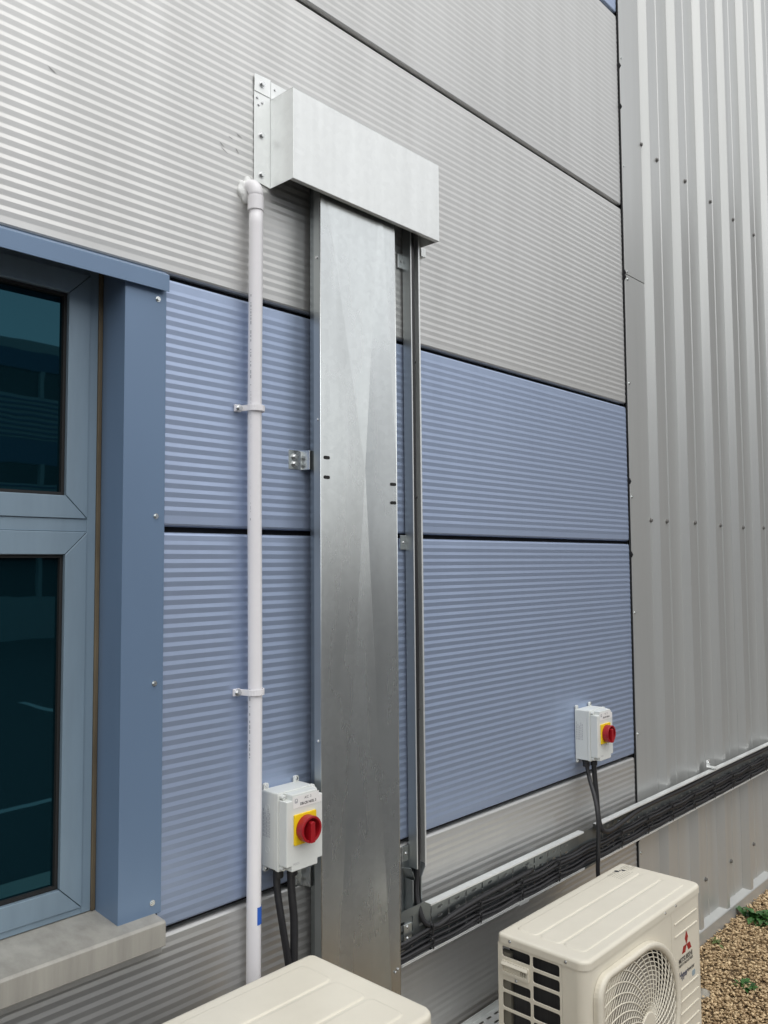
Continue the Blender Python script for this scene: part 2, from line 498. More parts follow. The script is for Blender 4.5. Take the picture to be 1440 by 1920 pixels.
# ------------------------------------------------------------------ the profiled-metal annexe
ann = thing('profiled_metal_wall', (4.8, 0.0, 0.0), 'grey profiled metal wall with tall vertical ribs and screw rows', 'wall')
P0, PP = 3.606, 0.3245
def rib_prof(k):
    x = P0 + k * PP
    return [(x, 0.0), (x + 0.006, -0.007), (x + 0.029, -0.030), (x + 0.032, -0.0315), (x + 0.064, -0.0315), (x + 0.067, -0.030), (x + 0.095, 0.0),
            (x + 0.197, 0.0), (x + 0.201, -0.0028), (x + 0.207, -0.0028), (x + 0.211, 0.0)]
for s in range(5):
    prof = []
    for k in range(s * 3, s * 3 + 3): prof += rib_prof(k)
    prof.append((P0 + (s * 3 + 3) * PP - 0.001, 0.0))
    if s == 0: prof = [(3.585, 0.0)] + prof
    bm = B()
    sheet(bm, [(u, v) for u, v in prof], FXY, 0.062, 6.6)
    o = obj('profiled_sheet', bm, 'cladding_grey', ann)
bm = B()
box(bm, 3.40, 8.5, 0.012, 0.2, 0.0, 6.6)
obj('backing_wall', bm, 'joint_and_shade_black', ann)
# corner flashing in two lapped lengths
for z0, z1, dy in ((0.075, 3.0745, 0.0), (3.0765, 6.6, 0.0015)):
    bm = B()
    prism(bm, [(3.400, -0.002), (3.401, -0.0085 - dy), (3.592, -0.0085 - dy), (3.600, -0.0035), (3.600, 0.004), (3.404, 0.004)], FXY, z0, z1)
    obj('corner_flashing', bm, 'cladding_grey', ann, bevel=0.001)
bm = B()
tube(bm, smooth_path([(3.398, -0.004, 0.06 + 0.16 * i) for i in range(41)], 1), 0.003, 6)
for z in (3.08, 3.06, 3.84, 4.03, 2.15, 1.83, 0.62, 0.66):
    tube(bm, [(3.398 + random.uniform(0, .006), -0.007, z - .012), (3.402, -0.009, z), (3.399, -0.007, z + .014)], [0.002, 0.0055, 0.002], 6)
obj('sealant_bead', bm, 'joint_and_shade_black', ann)
# base drip flashing
bm = B()
prism(bm, [(0.01, 0.088), (-0.034, 0.071), (-0.037, 0.068), (-0.037, -0.03), (-0.033, -0.03), (-0.033, 0.064), (0.01, 0.08)], FYZ, 3.40, 8.5)
obj('base_flashing', bm, 'cladding_grey', ann, bevel=0.001)
# screws
for z in (3.735, 1.985, 0.265):
    for k in range(0, 8):
        screw(SCREW_GREY, P0 + k * PP + 0.17, 0.0, z + random.uniform(-.006, .006), ann)
    screw(SCREW_GREY, 3.592, -0.008, z, ann)
for k in range(16):
    z = 0.08 + 0.298 * k
    screw(SCREW_PALE, 4.365 - 0.002, 0.0, z, ann)
    screw(SCREW_PALE, 4.365 + 3 * PP, 0.0, z + 0.05, ann)
for z in (4.071, 3.57, 2.585, 2.083, 1.579, 1.06, 0.56):
    screw(SCREW_PALE, 3.415, -0.0085, z, ann)
for z in (3.09, 3.055):
    screw(SCREW_PALE, 3.425, -0.0085, z, ann)

# ------------------------------------------------------------------ opposite building (seen in the glass and the metal)
opp = thing('office_building', (2, -19, 0), 'two storey grey and blue office block across the car park', 'building')
for z0, z1, c in ((-.03, 1.0, 'far_grey'), (1.0, 2.3, 'far_glass'), (2.3, 3.1, 'far_blue'), (3.1, 3.9, 'far_grey'), (3.9, 4.4, 'far_glass'), (4.4, 5.0, 'far_blue'),
                  (5.0, 6.1, 'far_grey'), (6.1, 6.8, 'far_glass'), (6.8, 7.25, 'far_blue'), (7.25, 7.5, 'far_grey')):
    bm = B()
    dy = 0.12 if c == 'far_glass' else 0
    box(bm, -14, 15, -29, -19 - dy, z0, z1)
    obj({'far_grey': 'wall', 'far_blue': 'spandrel', 'far_glass': 'window_band'}[c], bm, c, opp)
for z0, z1 in ((3.1, 3.9), (5.0, 6.1)):
    for i in range(int((z1 - z0) / 0.13)):
        bm = B()
        box(bm, -14, 15, -19.0, -18.97, z0 + 0.05 + i * 0.13, z0 + 0.10 + i * 0.13)
        obj('groove', bm, 'far_blue', opp)
for z0 in (1.0, 3.9, 6.1):
    z1 = {1.0: 2.3, 3.9: 4.4, 6.1: 6.8}[z0]
    for i in range(14):
        bm = B()
        box(bm, -13.5 + i * 2.1, -13.4 + i * 2.1, -19.12, -18.98, z0, z1)
        obj('mullion', bm, 'far_grey', opp)

dark_block = thing('dark_reflection_block', (17, -7, 0), 'unseen dark block added to be reflected in the metal wall', 'building')  # added out of view so the ribbed metal reflects something dark
bm = B(); box(bm, 15.5, 21, -8.6, -2.6, -0.03, 8.2)
obj('wall', bm, 'reflection_dark', dark_block)
bm = B(); box(bm, 15.3, 21.2, -8.8, -2.4, 8.2, 8.45)
obj('block_top', bm, 'far_grey', dark_block)

# ------------------------------------------------------------------ galvanised hood over the trunking
hood = thing('trunking_hood', (1.69, 0.0, 2.8), 'pale galvanised steel hood box over the top of the trunking', 'cover box')
HX0, HX1, HY, HZ0, HZ1 = 1.389, 1.987, -0.097, 2.797, 3.041
T = 0.0016
bm = B()
prism(bm, thick([(HX0, -0.004), (HX0, HY), (HX1, HY), (HX1, -0.004)], T), FXY, HZ0, HZ1 - T)
prism(bm, [(HX0, -0.004), (HX0, HY), (HX1, HY), (HX1, -0.004)], FXY, HZ1 - T, HZ1)
box(bm, HX0 + T, HX1 - T, HY + T + .0003, HY + T + 0.013, HZ0, HZ0 + T)       # safe edge turned in along the front
hb = obj('box', bm, 'galvanised_hood', hood, bevel=0.0009, seg=2)
bm = B()
prism(bm, [(1.335, 2.803), (1.389, 2.797), (1.389, 3.060), (1.335, 3.060)], FXZ, -0.0022, -0.0042)
obj('side_flange', bm, 'galvanised_hood', hood, bevel=0.0006)
bm = B()
prism(bm, [(1.335, 3.045), (1.3885, 3.045), (1.3885, 3.095), (1.335, 3.092)], FXZ, -0.0043, -0.0060)
obj('corner_plate', bm, 'galvanised_hood', hood, bevel=0.0005)
bm = B()
box(bm, 1.391, HX1, -0.0043, -0.0023, 3.0415, 3.092)
obj('top_flange', bm, 'galvanised_hood', hood, bevel=0.0005)
for z in (3.071, 2.932, 2.825):
    screw(SCREW_BRIGHT, 1.360, -0.0042 - (0.0018 if z > 3.05 else 0), z, hood)
for x, z in ((1.345, 3.03), (1.362, 3.022), (1.35, 3.012), (1.405, 3.075), (1.418, 3.058), (1.44, 3.07), (1.43, 3.05)):
    screw(SCREW_SMALL, x, -0.0043, z, hood, name='rivet')
bm = B()
box(bm, 1.990, 2.012, -0.0205, -0.0025, 2.772, 2.800)
obj('bracket_tab', bm, 'galvanised_hood', hood, bevel=0.001)

# ------------------------------------------------------------------ trunking
tr = thing('cable_trunking', (1.66, -0.03, 0.0), 'wide galvanised steel trunking running up the wall under the hood', 'trunking')
TX0, TX1, TY = 1.508, 1.811, -0.070
bm = B()
zt, zb = 2.93, 0.02
# front of the lid: sheet-metal facets with a slight cross-break crease
pts = {'tl': (TX0, 0.0, zt), 'tr': (TX1, 0.0, zt), 'bl': (TX0, 0.0, zb), 'br': (TX1, 0.0, zb),
       't1': (1.588, -.0003, zt), 't2': (1.748, -.0003, zt), 'rm': (TX1, 0.0, 2.064), 'p': (1.690, 0.0115, 2.064), 'b': (TX1, 0.0, 0.99), 'lm': (TX0, 0.0, 2.064)}
V = {k: bm.verts.new((v[0], TY + v[1], v[2])) for k, v in pts.items()}
for f in (('tl', 't1', 'p', 'lm'), ('lm', 'p', 'bl'), ('p', 'b', 'br', 'bl'), ('t1', 't2', 'p'), ('t2', 'tr', 'rm', 'p'), ('rm', 'b', 'p')):
    bm.faces.new([V[i] for i in f])
obj('lid', bm, 'galvanised', tr)
for s, x in ((1, TX0), (-1, TX1)):
    bm = B()
    box(bm, min(x, x + s * 0.0016), max(x, x + s * 0.0016), TY + 0.0004, TY + 0.026, zb, zt)
    obj('lid_return', bm, 'galvanised_mid', tr)  # same sheet as the lid, darker tone paints the flank's shade
bm = B()
prism(bm, thick([(1.5235, -0.064), (1.5235, -0.016), (1.796, -0.016), (1.796, -0.064)], 0.0016), FXY, 0.022, 2.93)
obj('tray_body', bm, 'galvanised_dark', tr)
bm = B()
tube(bm, [(TX0 + 0.0008, TY + 0.0006, zb), (TX0 + 0.0008, TY + 0.0006, zt)], 0.0014, 8)
tube(bm, [(TX1 - 0.0008, TY + 0.0006, zb), (TX1 - 0.0008, TY + 0.0006, zt)], 0.0014, 8)
obj('lid_fold', bm, 'galvanised', tr)
for x, z in ((1.531, 2.084), (1.531, 2.031), (1.796, 2.029), (1.796, 1.975)):
    bm = B()
    prism(bm, rrect(x - 0.011, x + 0.011, z - 0.0045, z + 0.0045, 0.0042, 4), FXZ, TY + 0.003, TY - 0.0003)
    obj('slot', bm, 'cavity_black', tr)
for z in (2.628, 2.185, 1.337):
    screw(SCREW_SMALL, TX0, TY + 0.013, z, tr, rot=(0, 0, -PI / 2), name='rivet')
for x, z in ((1.79, 0.655), (1.80, 0.66)):
    screw(SCREW_SMALL, x, TY, z, tr, name='rivet')
for z, x0 in ((2.079, 1.455), (0.985, 1.455)):
    bm = B()
    prism(bm, thick([(x0, -0.0025), (x0 + 0.043, -0.0025), (x0 + 0.050, -0.030), (1.530, -0.030)], 0.003), FXY, z - 0.026, z + 0.026)
    br = obj('stand_off_bracket', bm, 'galvanised', tr, bevel=0.0008)
    for dz in (0.008, -0.011):
        screw(SCREW_BRIGHT, x0 + 0.021, -0.0035, z + dz, br)

# ------------------------------------------------------------------ slim vertical channel with its cable
ch = thing('cable_channel', (1.945, -0.02, 0.75), 'slim open steel channel running up the wall beside the trunking', 'cable channel')
def channel(x0, x1, y0, y1, z0, z1, lip=0.004, dx=0.0):
    bm = B()
    pr = thick([(x0 + lip, y1), (x0, y1), (x0, y0), (x1, y0), (x1, y1), (x1 - lip, y1)], 0.0014)
    vs = prism(bm, pr, FXY, z0, z1)
    for v in vs:
        if v.co.z > (z0 + z1) / 2: v.co.x += dx
    return bm
def leaning(bm, dx=-0.006):
    for v in bm.verts: v.co.x += dx * (v.co.z - 0.895) / 2.035
    return bm
bm = B()
prism(bm, [(1.921, -0.038), (1.9224, -0.038), (1.9224, -0.0074), (1.9642, -0.0074), (1.9642, -0.006), (1.921, -0.006)], FXY, 0.895, 2.93)
obj('upper_length', leaning(bm), 'galvanised_mid', ch)
bm = B()
box(bm, 1.9644, 1.9660, -0.0382, -0.006, 0.895, 2.93)
box(bm, 1.9595, 1.9643, -0.0382, -0.0368, 0.895, 2.93)
obj('side_wall', leaning(bm), 'galvanised_hood', ch, bevel=0.0003, seg=1)  # paler steel paints in the light on this wall's inner face
bm = B()
box(bm, 1.9208, 1.9248, -0.0396, -0.0382, 0.895, 2.93)
obj('front_lip', leaning(bm), 'galvanised_hood', ch, bevel=0.0003, seg=1)  # pale strip stands in for the highlight along the front edge
obj('lower_length', channel(1.903, 1.943, -0.008, -0.036, 0.775, 0.868), 'galvanised_dark', ch, bevel=0.0004, seg=1)
for cx, cz, a, yy in ((1.902, 0.884, -24, -0.020), (1.953, 0.886, 34, -0.020)):
    bm = B()
    vs = box(bm, -0.001, 0.001, -0.017, 0.017, -0.020, 0.020)
    bmesh.ops.rotate(bm, verts=bm.verts[:], cent=(0, 0, 0), matrix=Matrix.Rotation(math.radians(a), 3, 'Y') @ Matrix.Rotation(math.radians(12), 3, 'Z'))
    bmesh.ops.translate(bm, verts=bm.verts[:], vec=(cx, yy, cz))
    obj('bent_tab', bm, 'galvanised_dark', ch, bevel=0.0006)
for z, nm in ((1.863, 0), (0.938, 1), (2.735, 1)):
    bm = B()
    box(bm, 1.893, 1.9185, -0.008, -0.0025, z - 0.022, z + 0.022)
    t = obj('fixing_tab', bm, 'galvanised', ch, bevel=0.0008)
    screw(SCREW_SMALL, 1.908, -0.008, z, t)
bm = B()
box(bm, 1.893, 1.945, -0.0058, -0.0025, 0.73, 0.915)
obj('back_plate', bm, 'galvanised_dark', ch, bevel=0.0006)
bm = B()
box(bm, 1.852, 1.912, -0.040, -0.012, 0.772, 0.7745)
obj('end_ledge', bm, 'galvanised_hood', ch, bevel=0.0005)

cab = thing('riser_cable', (1.945, -0.02, 0.73), 'black cable running down inside the slim steel channel and into the tray', 'cable')
bm = B()
tube(bm, smooth_path([(1.931, -0.029, 2.92), (1.933, -0.030, 2.4), (1.934, -0.029, 2.0), (1.937, -0.031, 1.6), (1.936, -0.029, 1.2), (1.938, -0.030, 0.98), (1.934, -0.029, 0.88),
                      (1.926, -0.032, 0.82), (1.925, -0.050, 0.765), (1.940, -0.061, 0.737), (1.98, -0.066, 0.724), (2.06, -0.066, 0.733), (2.2, -0.066, 0.742), (2.5, -0.062, 0.746)], 8), 0.0078, 10)
obj('sheath', bm, 'cable_black', cab)
bm = B()
tube(bm, smooth_path([(1.941, -0.011, 2.9), (1.943, -0.011, 2.2), (1.946, -0.011, 1.5), (1.946, -0.012, 0.95), (1.935, -0.016, 0.86)], 8), 0.0045, 8)
obj('second_core', bm, 'cable_black', cab)
for z in (2.42, 2.0, 1.72, 1.36):
    bm = B()
    prism(bm, circ(1.935, -0.030, 0.0095, 12), FXY, z - 0.003, z + 0.003)
    obj('cable_tie', bm, 'cable_black', cab)

# ------------------------------------------------------------------ white waste pipe
pipe = thing('condensate_pipe', (1.319, -0.030, 0.02), 'white plastic condensate pipe running down the wall beside the window', 'pipe')
PX, PY, PR = 1.3195, -0.031, 0.018
bm = B()
path = [(PX + 0.002 * math.sin(i * 1.3) * (0.5 if i else 0), PY + 0.0012 * math.sin(i * 0.9), 0.02 + i * 0.245) for i in range(12)]
tube(bm, smooth_path(path, 4), PR, 24)
obj('tube', bm, 'pvc_white', pipe)
bm = B()
prism(bm, circ(PX, PY, 0.0208, 28), FXY, 2.706, 2.744)
obj('socket', bm, 'pvc_white', pipe, bevel=0.0015)
bm = B()
arc = [(PX, PY, 2.740)] + [(PX, PY + 0.021 * (1 - math.cos(a)), 2.752 + 0.023 * math.sin(a)) for a in (0, .35, .7, 1.05, 1.4, PI / 2)] + [(PX, 0.002, 2.775)]
tube(bm, arc, 0.0193, 24)
obj('elbow', bm, 'pvc_white', pipe)
bm = B()
bmesh.ops.create_icosphere(bm, subdivisions=4, radius=1.0)
for v in bm.verts:
    c = v.co
    k = 1 + 0.14 * math.sin(5 * c.x + 2 * c.z) + 0.10 * math.sin(7 * c.z + 3 * c.x) - 0.15 * max(0, c.x)
    v.co = Vector((PX - 0.003 + c.x * 0.029 * k, -0.0015 + c.y * 0.011 * k, 2.768 + c.z * 0.033 * k - (0.008 if c.z < -0.7 else 0)))
for f in bm.faces: f.smooth = True
obj('sealant', bm, 'sealant_white', pipe)
bm = B()
seg = [(PX + (PR + 0.0006) * math.cos(math.radians(a)), PY + (PR + 0.0006) * math.sin(math.radians(a))) for a in range(-103, 8, 8)]
sheet(bm, seg, FXY, 0.925, 0.967)
obj('blue_tape', bm, 'tape_blue', pipe)
for z in (2.193, 1.484):
    bm = B()
    prof = [(PX - 0.042, -0.006), (PX - 0.021, -0.006)]
    prof = [(PX - 0.045, -0.008), (PX - 0.026, -0.010), (PX - 0.0215, PY)] + [(PX + 0.0215 * math.cos(math.radians(a)), PY + 0.0215 * math.sin(math.radians(a))) for a in range(200, 361, 16)] + [(PX + 0.0235, -0.010), (PX + 0.028, -0.003)]
    prism(bm, thick(prof, -0.0032), FXY, z - 0.0075, z + 0.0075)
    cl = obj('pipe_clip', bm, 'pvc_white', pipe, bevel=0.0006)
    screw(SCREW_BRIGHT, PX - 0.036, -0.0115, z, cl)
    bm = B()
    box(bm, PX - 0.046, PX - 0.026, -0.008, -0.0022, z - 0.009, z + 0.009)
    obj('clip_base', bm, 'pvc_white', cl, bevel=0.001)
# printed batch marks up the pipe
bm = B()
z = 0.80
a0 = math.radians(193)
while z < 2.5:
    l = random.choice((0.004, 0.006, 0.009, 0.003))
    if random.random() < 0.8 and not (1.05 < z < 1.30) and not (1.5 < z < 1.9):
        s = [(PX + (PR + 0.0004) * math.cos(a0 + d), PY + (PR + 0.0004) * math.sin(a0 + d)) for d in (-0.07, 0.07)]
        sheet(bm, s, FXY, z, z + l)
    z += l + random.choice((0.003, 0.003, 0.005, 0.015))
obj('printed_marks', bm, 'print_grey', pipe)['kind'] = 'stuff'

# ------------------------------------------------------------------ rotary isolators
def isolator(x0, z0, label, line1, line2, group='rotary isolators'):
    r = thing('isolator_switch', (x0, 0.0, z0), label, 'isolator', group)
    W, Hh, D1, D2 = 0.121, 0.188, -0.056, -0.099
    bm = B()
    box(bm, x0, x0 + W, D1, -0.0025, z0, z0 + Hh)
    for k in (0.035, -0.035):
        pass
    obj('back_box', bm, 'plastic_grey', r, bevel=0.003, seg=3)
    bm = B()
    n = 0.017; m2 = 0.014
    X0, X1, Z0, Z1 = x0 - 0.0015, x0 + W + 0.0015, z0 - 0.0015, z0 + Hh + 0.0015
    prism(bm, rrect(X0, X1, Z0, Z1, 0.004, 3), FXZ, D1 - 0.0008, D1 - 0.012)
    lid = obj('lid_rim', bm, 'plastic_grey', r, bevel=0.0015)
    bm = B()
    X0, X1, Z0, Z1 = x0 + 0.001, x0 + W - 0.001, z0 + 0.001, z0 + Hh - 0.001
    cross = [(X0 + n, Z0), (X1 - n, Z0), (X1 - n, Z0 + m2), (X1, Z0 + m2), (X1, Z1 - m2), (X1 - n, Z1 - m2), (X1 - n, Z1),
             (X0 + n, Z1), (X0 + n, Z1 - m2), (X0, Z1 - m2), (X0, Z0 + m2), (X0 + n, Z0 + m2)]
    prism(bm, cross, FXZ, D1 - 0.0125, D2)
    obj('lid', bm, 'plastic_grey', r, bevel=0.0022, seg=3)
    for sx in (x0 + 0.009, x0 + W - 0.009):
        for sz in (z0 + 0.008, z0 + Hh - 0.008):
            bm = B()
            prism(bm, circ(sx, sz, 0.0062, 14), FXZ, D1 - 0.0122, D1 - 0.024)
            q = obj('lid_screw', bm, 'plastic_grey', r, bevel=0.001)
            bm = B()
            box(bm, sx - 0.005, sx + 0.005, D1 - 0.0246, D1 - 0.024, sz - 0.0008, sz + 0.0008)
            obj('slot', bm, 'print_grey', q)
    for sx, sz in ((x0 + 0.010, z0 + Hh + 0.006), (x0 + W - 0.010, z0 + Hh + 0.006), (x0 + 0.010, z0 - 0.006), (x0 + W - 0.010, z0 - 0.006)):
        bm = B()
        prism(bm, rrect(sx - 0.008, sx + 0.008, sz - 0.009, sz + 0.009, 0.005, 3), FXZ, -0.0022, -0.010)
        lg = obj('mounting_lug', bm, 'plastic_grey', r, bevel=0.0012)
        screw(SCREW_SMALL, sx, -0.010, sz + (0.002 if sz > z0 else -0.002), lg)
    # knock-outs on the side
    for z in (z0 + 0.045, z0 + Hh - 0.040):
        bm = B()
        plate(bm, circ(-0.026, z, 0.0085, 18), [circ(-0.026, z, 0.0072, 18)], lambda u, v, w_: (w_, u, v), x0 - 0.0006, x0 + 0.001)
        obj('knock_out', bm, 'plastic_grey', r)
    # yellow plate, red knob with grip
    cx, cz = x0 + 0.0585, z0 + 0.101
    bm = B()
    prism(bm, rrect(cx - 0.036, cx + 0.036, cz - 0.037, cz + 0.037, 0.003, 3), FXZ, D2 - 0.0002, D2 - 0.0055)
    yp = obj('yellow_plate', bm, 'switch_yellow', r, bevel=0.001)
    bm = B()
    A, C2 = circ(cx, cz, 0.0325, 40), circ(cx, cz, 0.0265, 40)
    plate(bm, A, [C2], FXZ, D2 - 0.0057, D2 - 0.029)
    prism(bm, circ(cx, cz, 0.0266, 40), FXZ, D2 - 0.0058, D2 - 0.0085)
    kn = obj('knob', bm, 'switch_red', r, bevel=0.0012, ang=60)
    bm = B()
    prism(bm, [(cx - 0.007, cz - 0.0315), (cx + 0.007, cz - 0.0315), (cx + 0.007, cz + 0.017), (cx, cz + 0.021), (cx - 0.007, cz + 0.017)], FXZ, D2 - 0.0086, D2 - 0.0335)
    obj('grip', bm, 'switch_red', kn, bevel=0.0015)
    # label and print
    bm = B()
    prism(bm, [(x0 + 0.021, z0 + 0.153), (x0 + 0.1165, z0 + 0.153), (x0 + 0.1165, z0 + 0.173), (x0 + 0.107, z0 + 0.173), (x0 + 0.107, z0 + 0.182), (x0 + 0.021, z0 + 0.182)], FXZ, D2 - 0.0002, D2 - 0.0007)
    lb = obj('label', bm, 'label_white', r)
    text('lettering', line1, 0.0090, 'ink_black', lb, M_front(x0 + 0.058, D2 - 0.0010, z0 + 0.1710), 0.95)
    text('lettering', line2, 0.0090, 'ink_black', lb, M_front(x0 + 0.044, D2 - 0.0010, z0 + 0.1580), 0.95, bold=True)
    bm = B()
    plate(bm, rrect(x0 + 0.026, x0 + 0.036, z0 + 0.1650, z0 + 0.1760, 0.003), [circ(x0 + 0.031, z0 + 0.1720, 0.0025, 10)], FXZ, D2 - 0.0009, D2 - 0.0011)
    obj('maker_mark', bm, 'print_grey', lb)
    text('lettering', 'M2025', 0.0080, 'print_grey', r, M_front(x0 + 0.022, D2 - 0.0004, z0 + 0.016), 0.9)
    bm = B()
    for i in range(5):
        zz = z0 + 0.075
        yy = -0.012 - i * 0.0062
        while zz < z0 + 0.140 - (i % 3) * 0.008:
            l = random.uniform(0.003, 0.009)
            vs = [bm.verts.new((x0 - 0.0004, yy + d, zz + e)) for d, e in ((0, 0), (0.0025, 0), (0.0025, l), (0, l))]
            bm.faces.new(vs)
            zz += l + 0.002
    obj('side_print', bm, 'print_grey', r)
    # glands
    for gx, gy in ((x0 + 0.030, -0.032), (x0 + 0.066, -0.044)):
        bm = B()
        prism(bm, circ(gx, gy, 0.0165, 6, 0.3), FXY, z0 - 0.012, z0 + 0.001)
        prism(bm, circ(gx, gy, 0.0135, 18), FXY, z0 - 0.030, z0 - 0.012)
        g = obj('cable_gland', bm, 'cable_black', r, bevel=0.002)
    return r
isolator(1.3650, 1.0435, 'white isolator box with red knob between pipe and trunking', 'A/C  3', 'DB-CR N03L 3')
isolator(2.9015, 1.0430, 'white isolator box with red knob alone near the metal wall', 'A/C  2', 'DB-CR N03L 2')

def cable(label, pts, r, k=6, name='cable', group=None, n=10):
    bm = B()
    tube(bm, smooth_path(pts, k), r, n)
    o = obj(name, bm, 'cable_black')
    for f in o.data.polygons: f.use_smooth = True
    return tag(o, label, 'cable', group)
cable('left black cable hanging from the isolator beside the pipe', [(1.3905, -0.032, 1.03), (1.391, -0.034, 0.98), (1.398, -0.045, 0.90), (1.410, -0.055, 0.80), (1.420, -0.06, 0.70), (1.43, -0.1, 0.5), (1.40, -0.19, 0.42)], 0.0095)
cable('right black cable hanging from the isolator beside the pipe', [(1.4265, -0.044, 1.03), (1.4285, -0.045, 0.97), (1.432, -0.05, 0.90), (1.424, -0.058, 0.80), (1.412, -0.066, 0.70), (1.40, -0.1, 0.52), (1.36, -0.19, 0.45)], 0.0105)

# ------------------------------------------------------------------ horizontal cable tray
def tray(name, x0, x1, label, xt=None):
    t = thing(name, ((x0 + x1) / 2, -0.06, 0.67), label, 'cable tray', 'wall cable trays')
    zb, zt, yb, yf = 0.661, 0.7985, -0.048, -0.0735
    holes = []
    x = x0 + 0.03
    i = 0
    while x < x1 - 0.05:
        for z in (zb + 0.025, zb + 0.052, zb + 0.078, zb + 0.103):
            if i % 2 == 0: holes.append(rrect(x - 0.012, x + 0.012, z - 0.004, z + 0.004, 0.0035, 1))
            else: holes.append(rrect(x - 0.0035, x + 0.0035, z - 0.011, z + 0.011, 0.003, 1))
        x += 0.043
        i += 1
    bm = B()
    plate(bm, [(x0, zb), (x1, zb), (x1, zt), (x0, zt)], holes, FXZ, yb, yb + 0.0014)
    obj('web', bm, 'galvanised_dark', t)  # darkened steel imitates the dark reflection on the web
    bm = B()
    xt = x0 if xt is None else xt
    box(bm, xt, x1, yf, yb - 0.0002, zt - 0.0016, zt)
    box(bm, xt, x1, yf, yf + 0.0015, zt - 0.006, zt - 0.0017)
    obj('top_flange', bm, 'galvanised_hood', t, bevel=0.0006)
    bm = B()
    box(bm, x0, x1, yf, yb - 0.0002, zb, zb + 0.0016)
    box(bm, x0, x1, yf, yf + 0.0015, zb + 0.0017, zb + 0.0075)
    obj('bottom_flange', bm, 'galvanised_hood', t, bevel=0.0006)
    return t
t1 = tray('cable_tray', 1.8125, 2.46, 'short perforated steel cable tray length next to the trunking', 1.942)
t2 = tray('cable_tray', 2.4605, 2.832, 'short perforated steel tray length below the lone isolator, left of its cables')
t3 = tray('cable_tray', 2.945, 6.4, 'long perforated steel cable tray running along the grey metal wall')
# coupler strips, gap plate, brackets
bm = B()
box(bm, 2.40, 2.455, -0.0758, -0.0740, 0.657, 0.670)
box(bm, 2.20, 2.455, -0.0715, -0.0510, 0.6632, 0.6650)
obj('coupler', bm, 'galvanised_hood', t1, bevel=0.0006)
bm = B()
box(bm, 2.8325, 2.9445, -0.0480, -0.0466, 0.661, 0.785)
box(bm, 2.8325, 2.9445, -0.0735, -0.0482, 0.661, 0.6626)
box(bm, 2.8325, 2.9445, -0.0735, -0.0720, 0.6628, 0.6685)
obj('joint_plate', bm, 'galvanised_dark', t3, bevel=0.0004)
for x in (4.085, 5.4):
    bm = B()
    prism(bm, thick([(-0.034, 0.838), (-0.034, 0.805), (-0.076, 0.805)], -0.003), FYZ, x - 0.02, x + 0.02)
    b_ = obj('wall_bracket', bm, 'galvanised_hood', t3, bevel=0.0006)
    screw(SCREW_BRIGHT, x, -0.037, 0.830, b_)
for tt, xs in ((t1, (1.90, 2.3)), (t2, (2.6,)), (t3, (3.2, 3.65, 4.3, 5.0))):
    for x in xs:
        bm = B()
        box(bm, x - 0.018, x + 0.018, -0.0463, -0.0045, 0.69, 0.77)
        obj('stand_off', bm, 'galvanised_dark', tt)
bm = B()
box(bm, 1.846, 1.880, -0.0520, -0.0483, 0.705, 0.760)
hp = obj('hanger_plate', bm, 'galvanised', t1, bevel=0.0008)
for z in (0.720, 0.752): screw(SCREW_SMALL, 1.862, -0.052, z, hp)

# cables lying in the tray, tied at intervals
TIES = [1.95 + 0.235 * i for i in range(18)]
def tray_cable(label, z, y, x0, x1, r, sag, start=None, end_z=0.0):
    pts = [] if start is None else list(start)
    n = int((x1 - x0) / 0.1175)
    for i in range(n + 1):
        x = x0 + (x1 - x0) * i / n
        f = abs(math.sin(PI * (x - TIES[0]) / 0.235))
        pts.append((x, y + random.uniform(-.0015, .0015), z - sag * f + random.uniform(-.0018, .0018) + end_z * (x - x0)))
    return cable(label, pts, r, 4, 'tray_cable', 'black cables laid in the wall tray', 9)
for nm, z_, y_, xs_, r_ in (('highest', 0.7335, -0.0575, 2.30, 0.0048), ('second highest', 0.7245, -0.0655, 1.83, 0.0055), ('third highest', 0.7105, -0.0590, 1.83, 0.0050),
                        ('third lowest', 0.6925, -0.0580, 1.83, 0.0047), ('second lowest', 0.6820, -0.0650, 1.83, 0.0056), ('lowest', 0.6710, -0.0600, 1.83, 0.0058)):
    tray_cable('black cable tied along the wall tray, ' + nm + ' of the six', z_, y_, xs_, 6.3, r_, 0.004, start=None if xs_ > 2 else [(1.80, -0.057, z_ - 0.003)])
cable('thick black cable from the lone isolator bending right into the tray', [(2.9675, -0.044, 1.03), (2.968, -0.046, 0.98), (2.966, -0.054, 0.90), (2.960, -0.062, 0.83), (2.962, -0.070, 0.785), (2.985, -0.074, 0.764),
       (3.03, -0.074, 0.757), (3.12, -0.070, 0.762), (3.28, -0.064, 0.776), (3.45, -0.062, 0.778), (3.8, -0.061, 0.772), (4.2, -0.061, 0.778), (4.7, -0.061, 0.774), (5.3, -0.061, 0.778), (6.2, -0.061, 0.776)], 0.0098)
cable('thin black cable dropping from the lone isolator behind the outdoor unit', [(2.9315, -0.032, 1.03), (2.930, -0.045, 0.97), (2.912, -0.075, 0.91), (2.896, -0.096, 0.85), (2.890, -0.100, 0.78), (2.888, -0.098, 0.70), (2.884, -0.100, 0.62), (2.88, -0.13, 0.5), (2.86, -0.162, 0.44)], 0.0078)
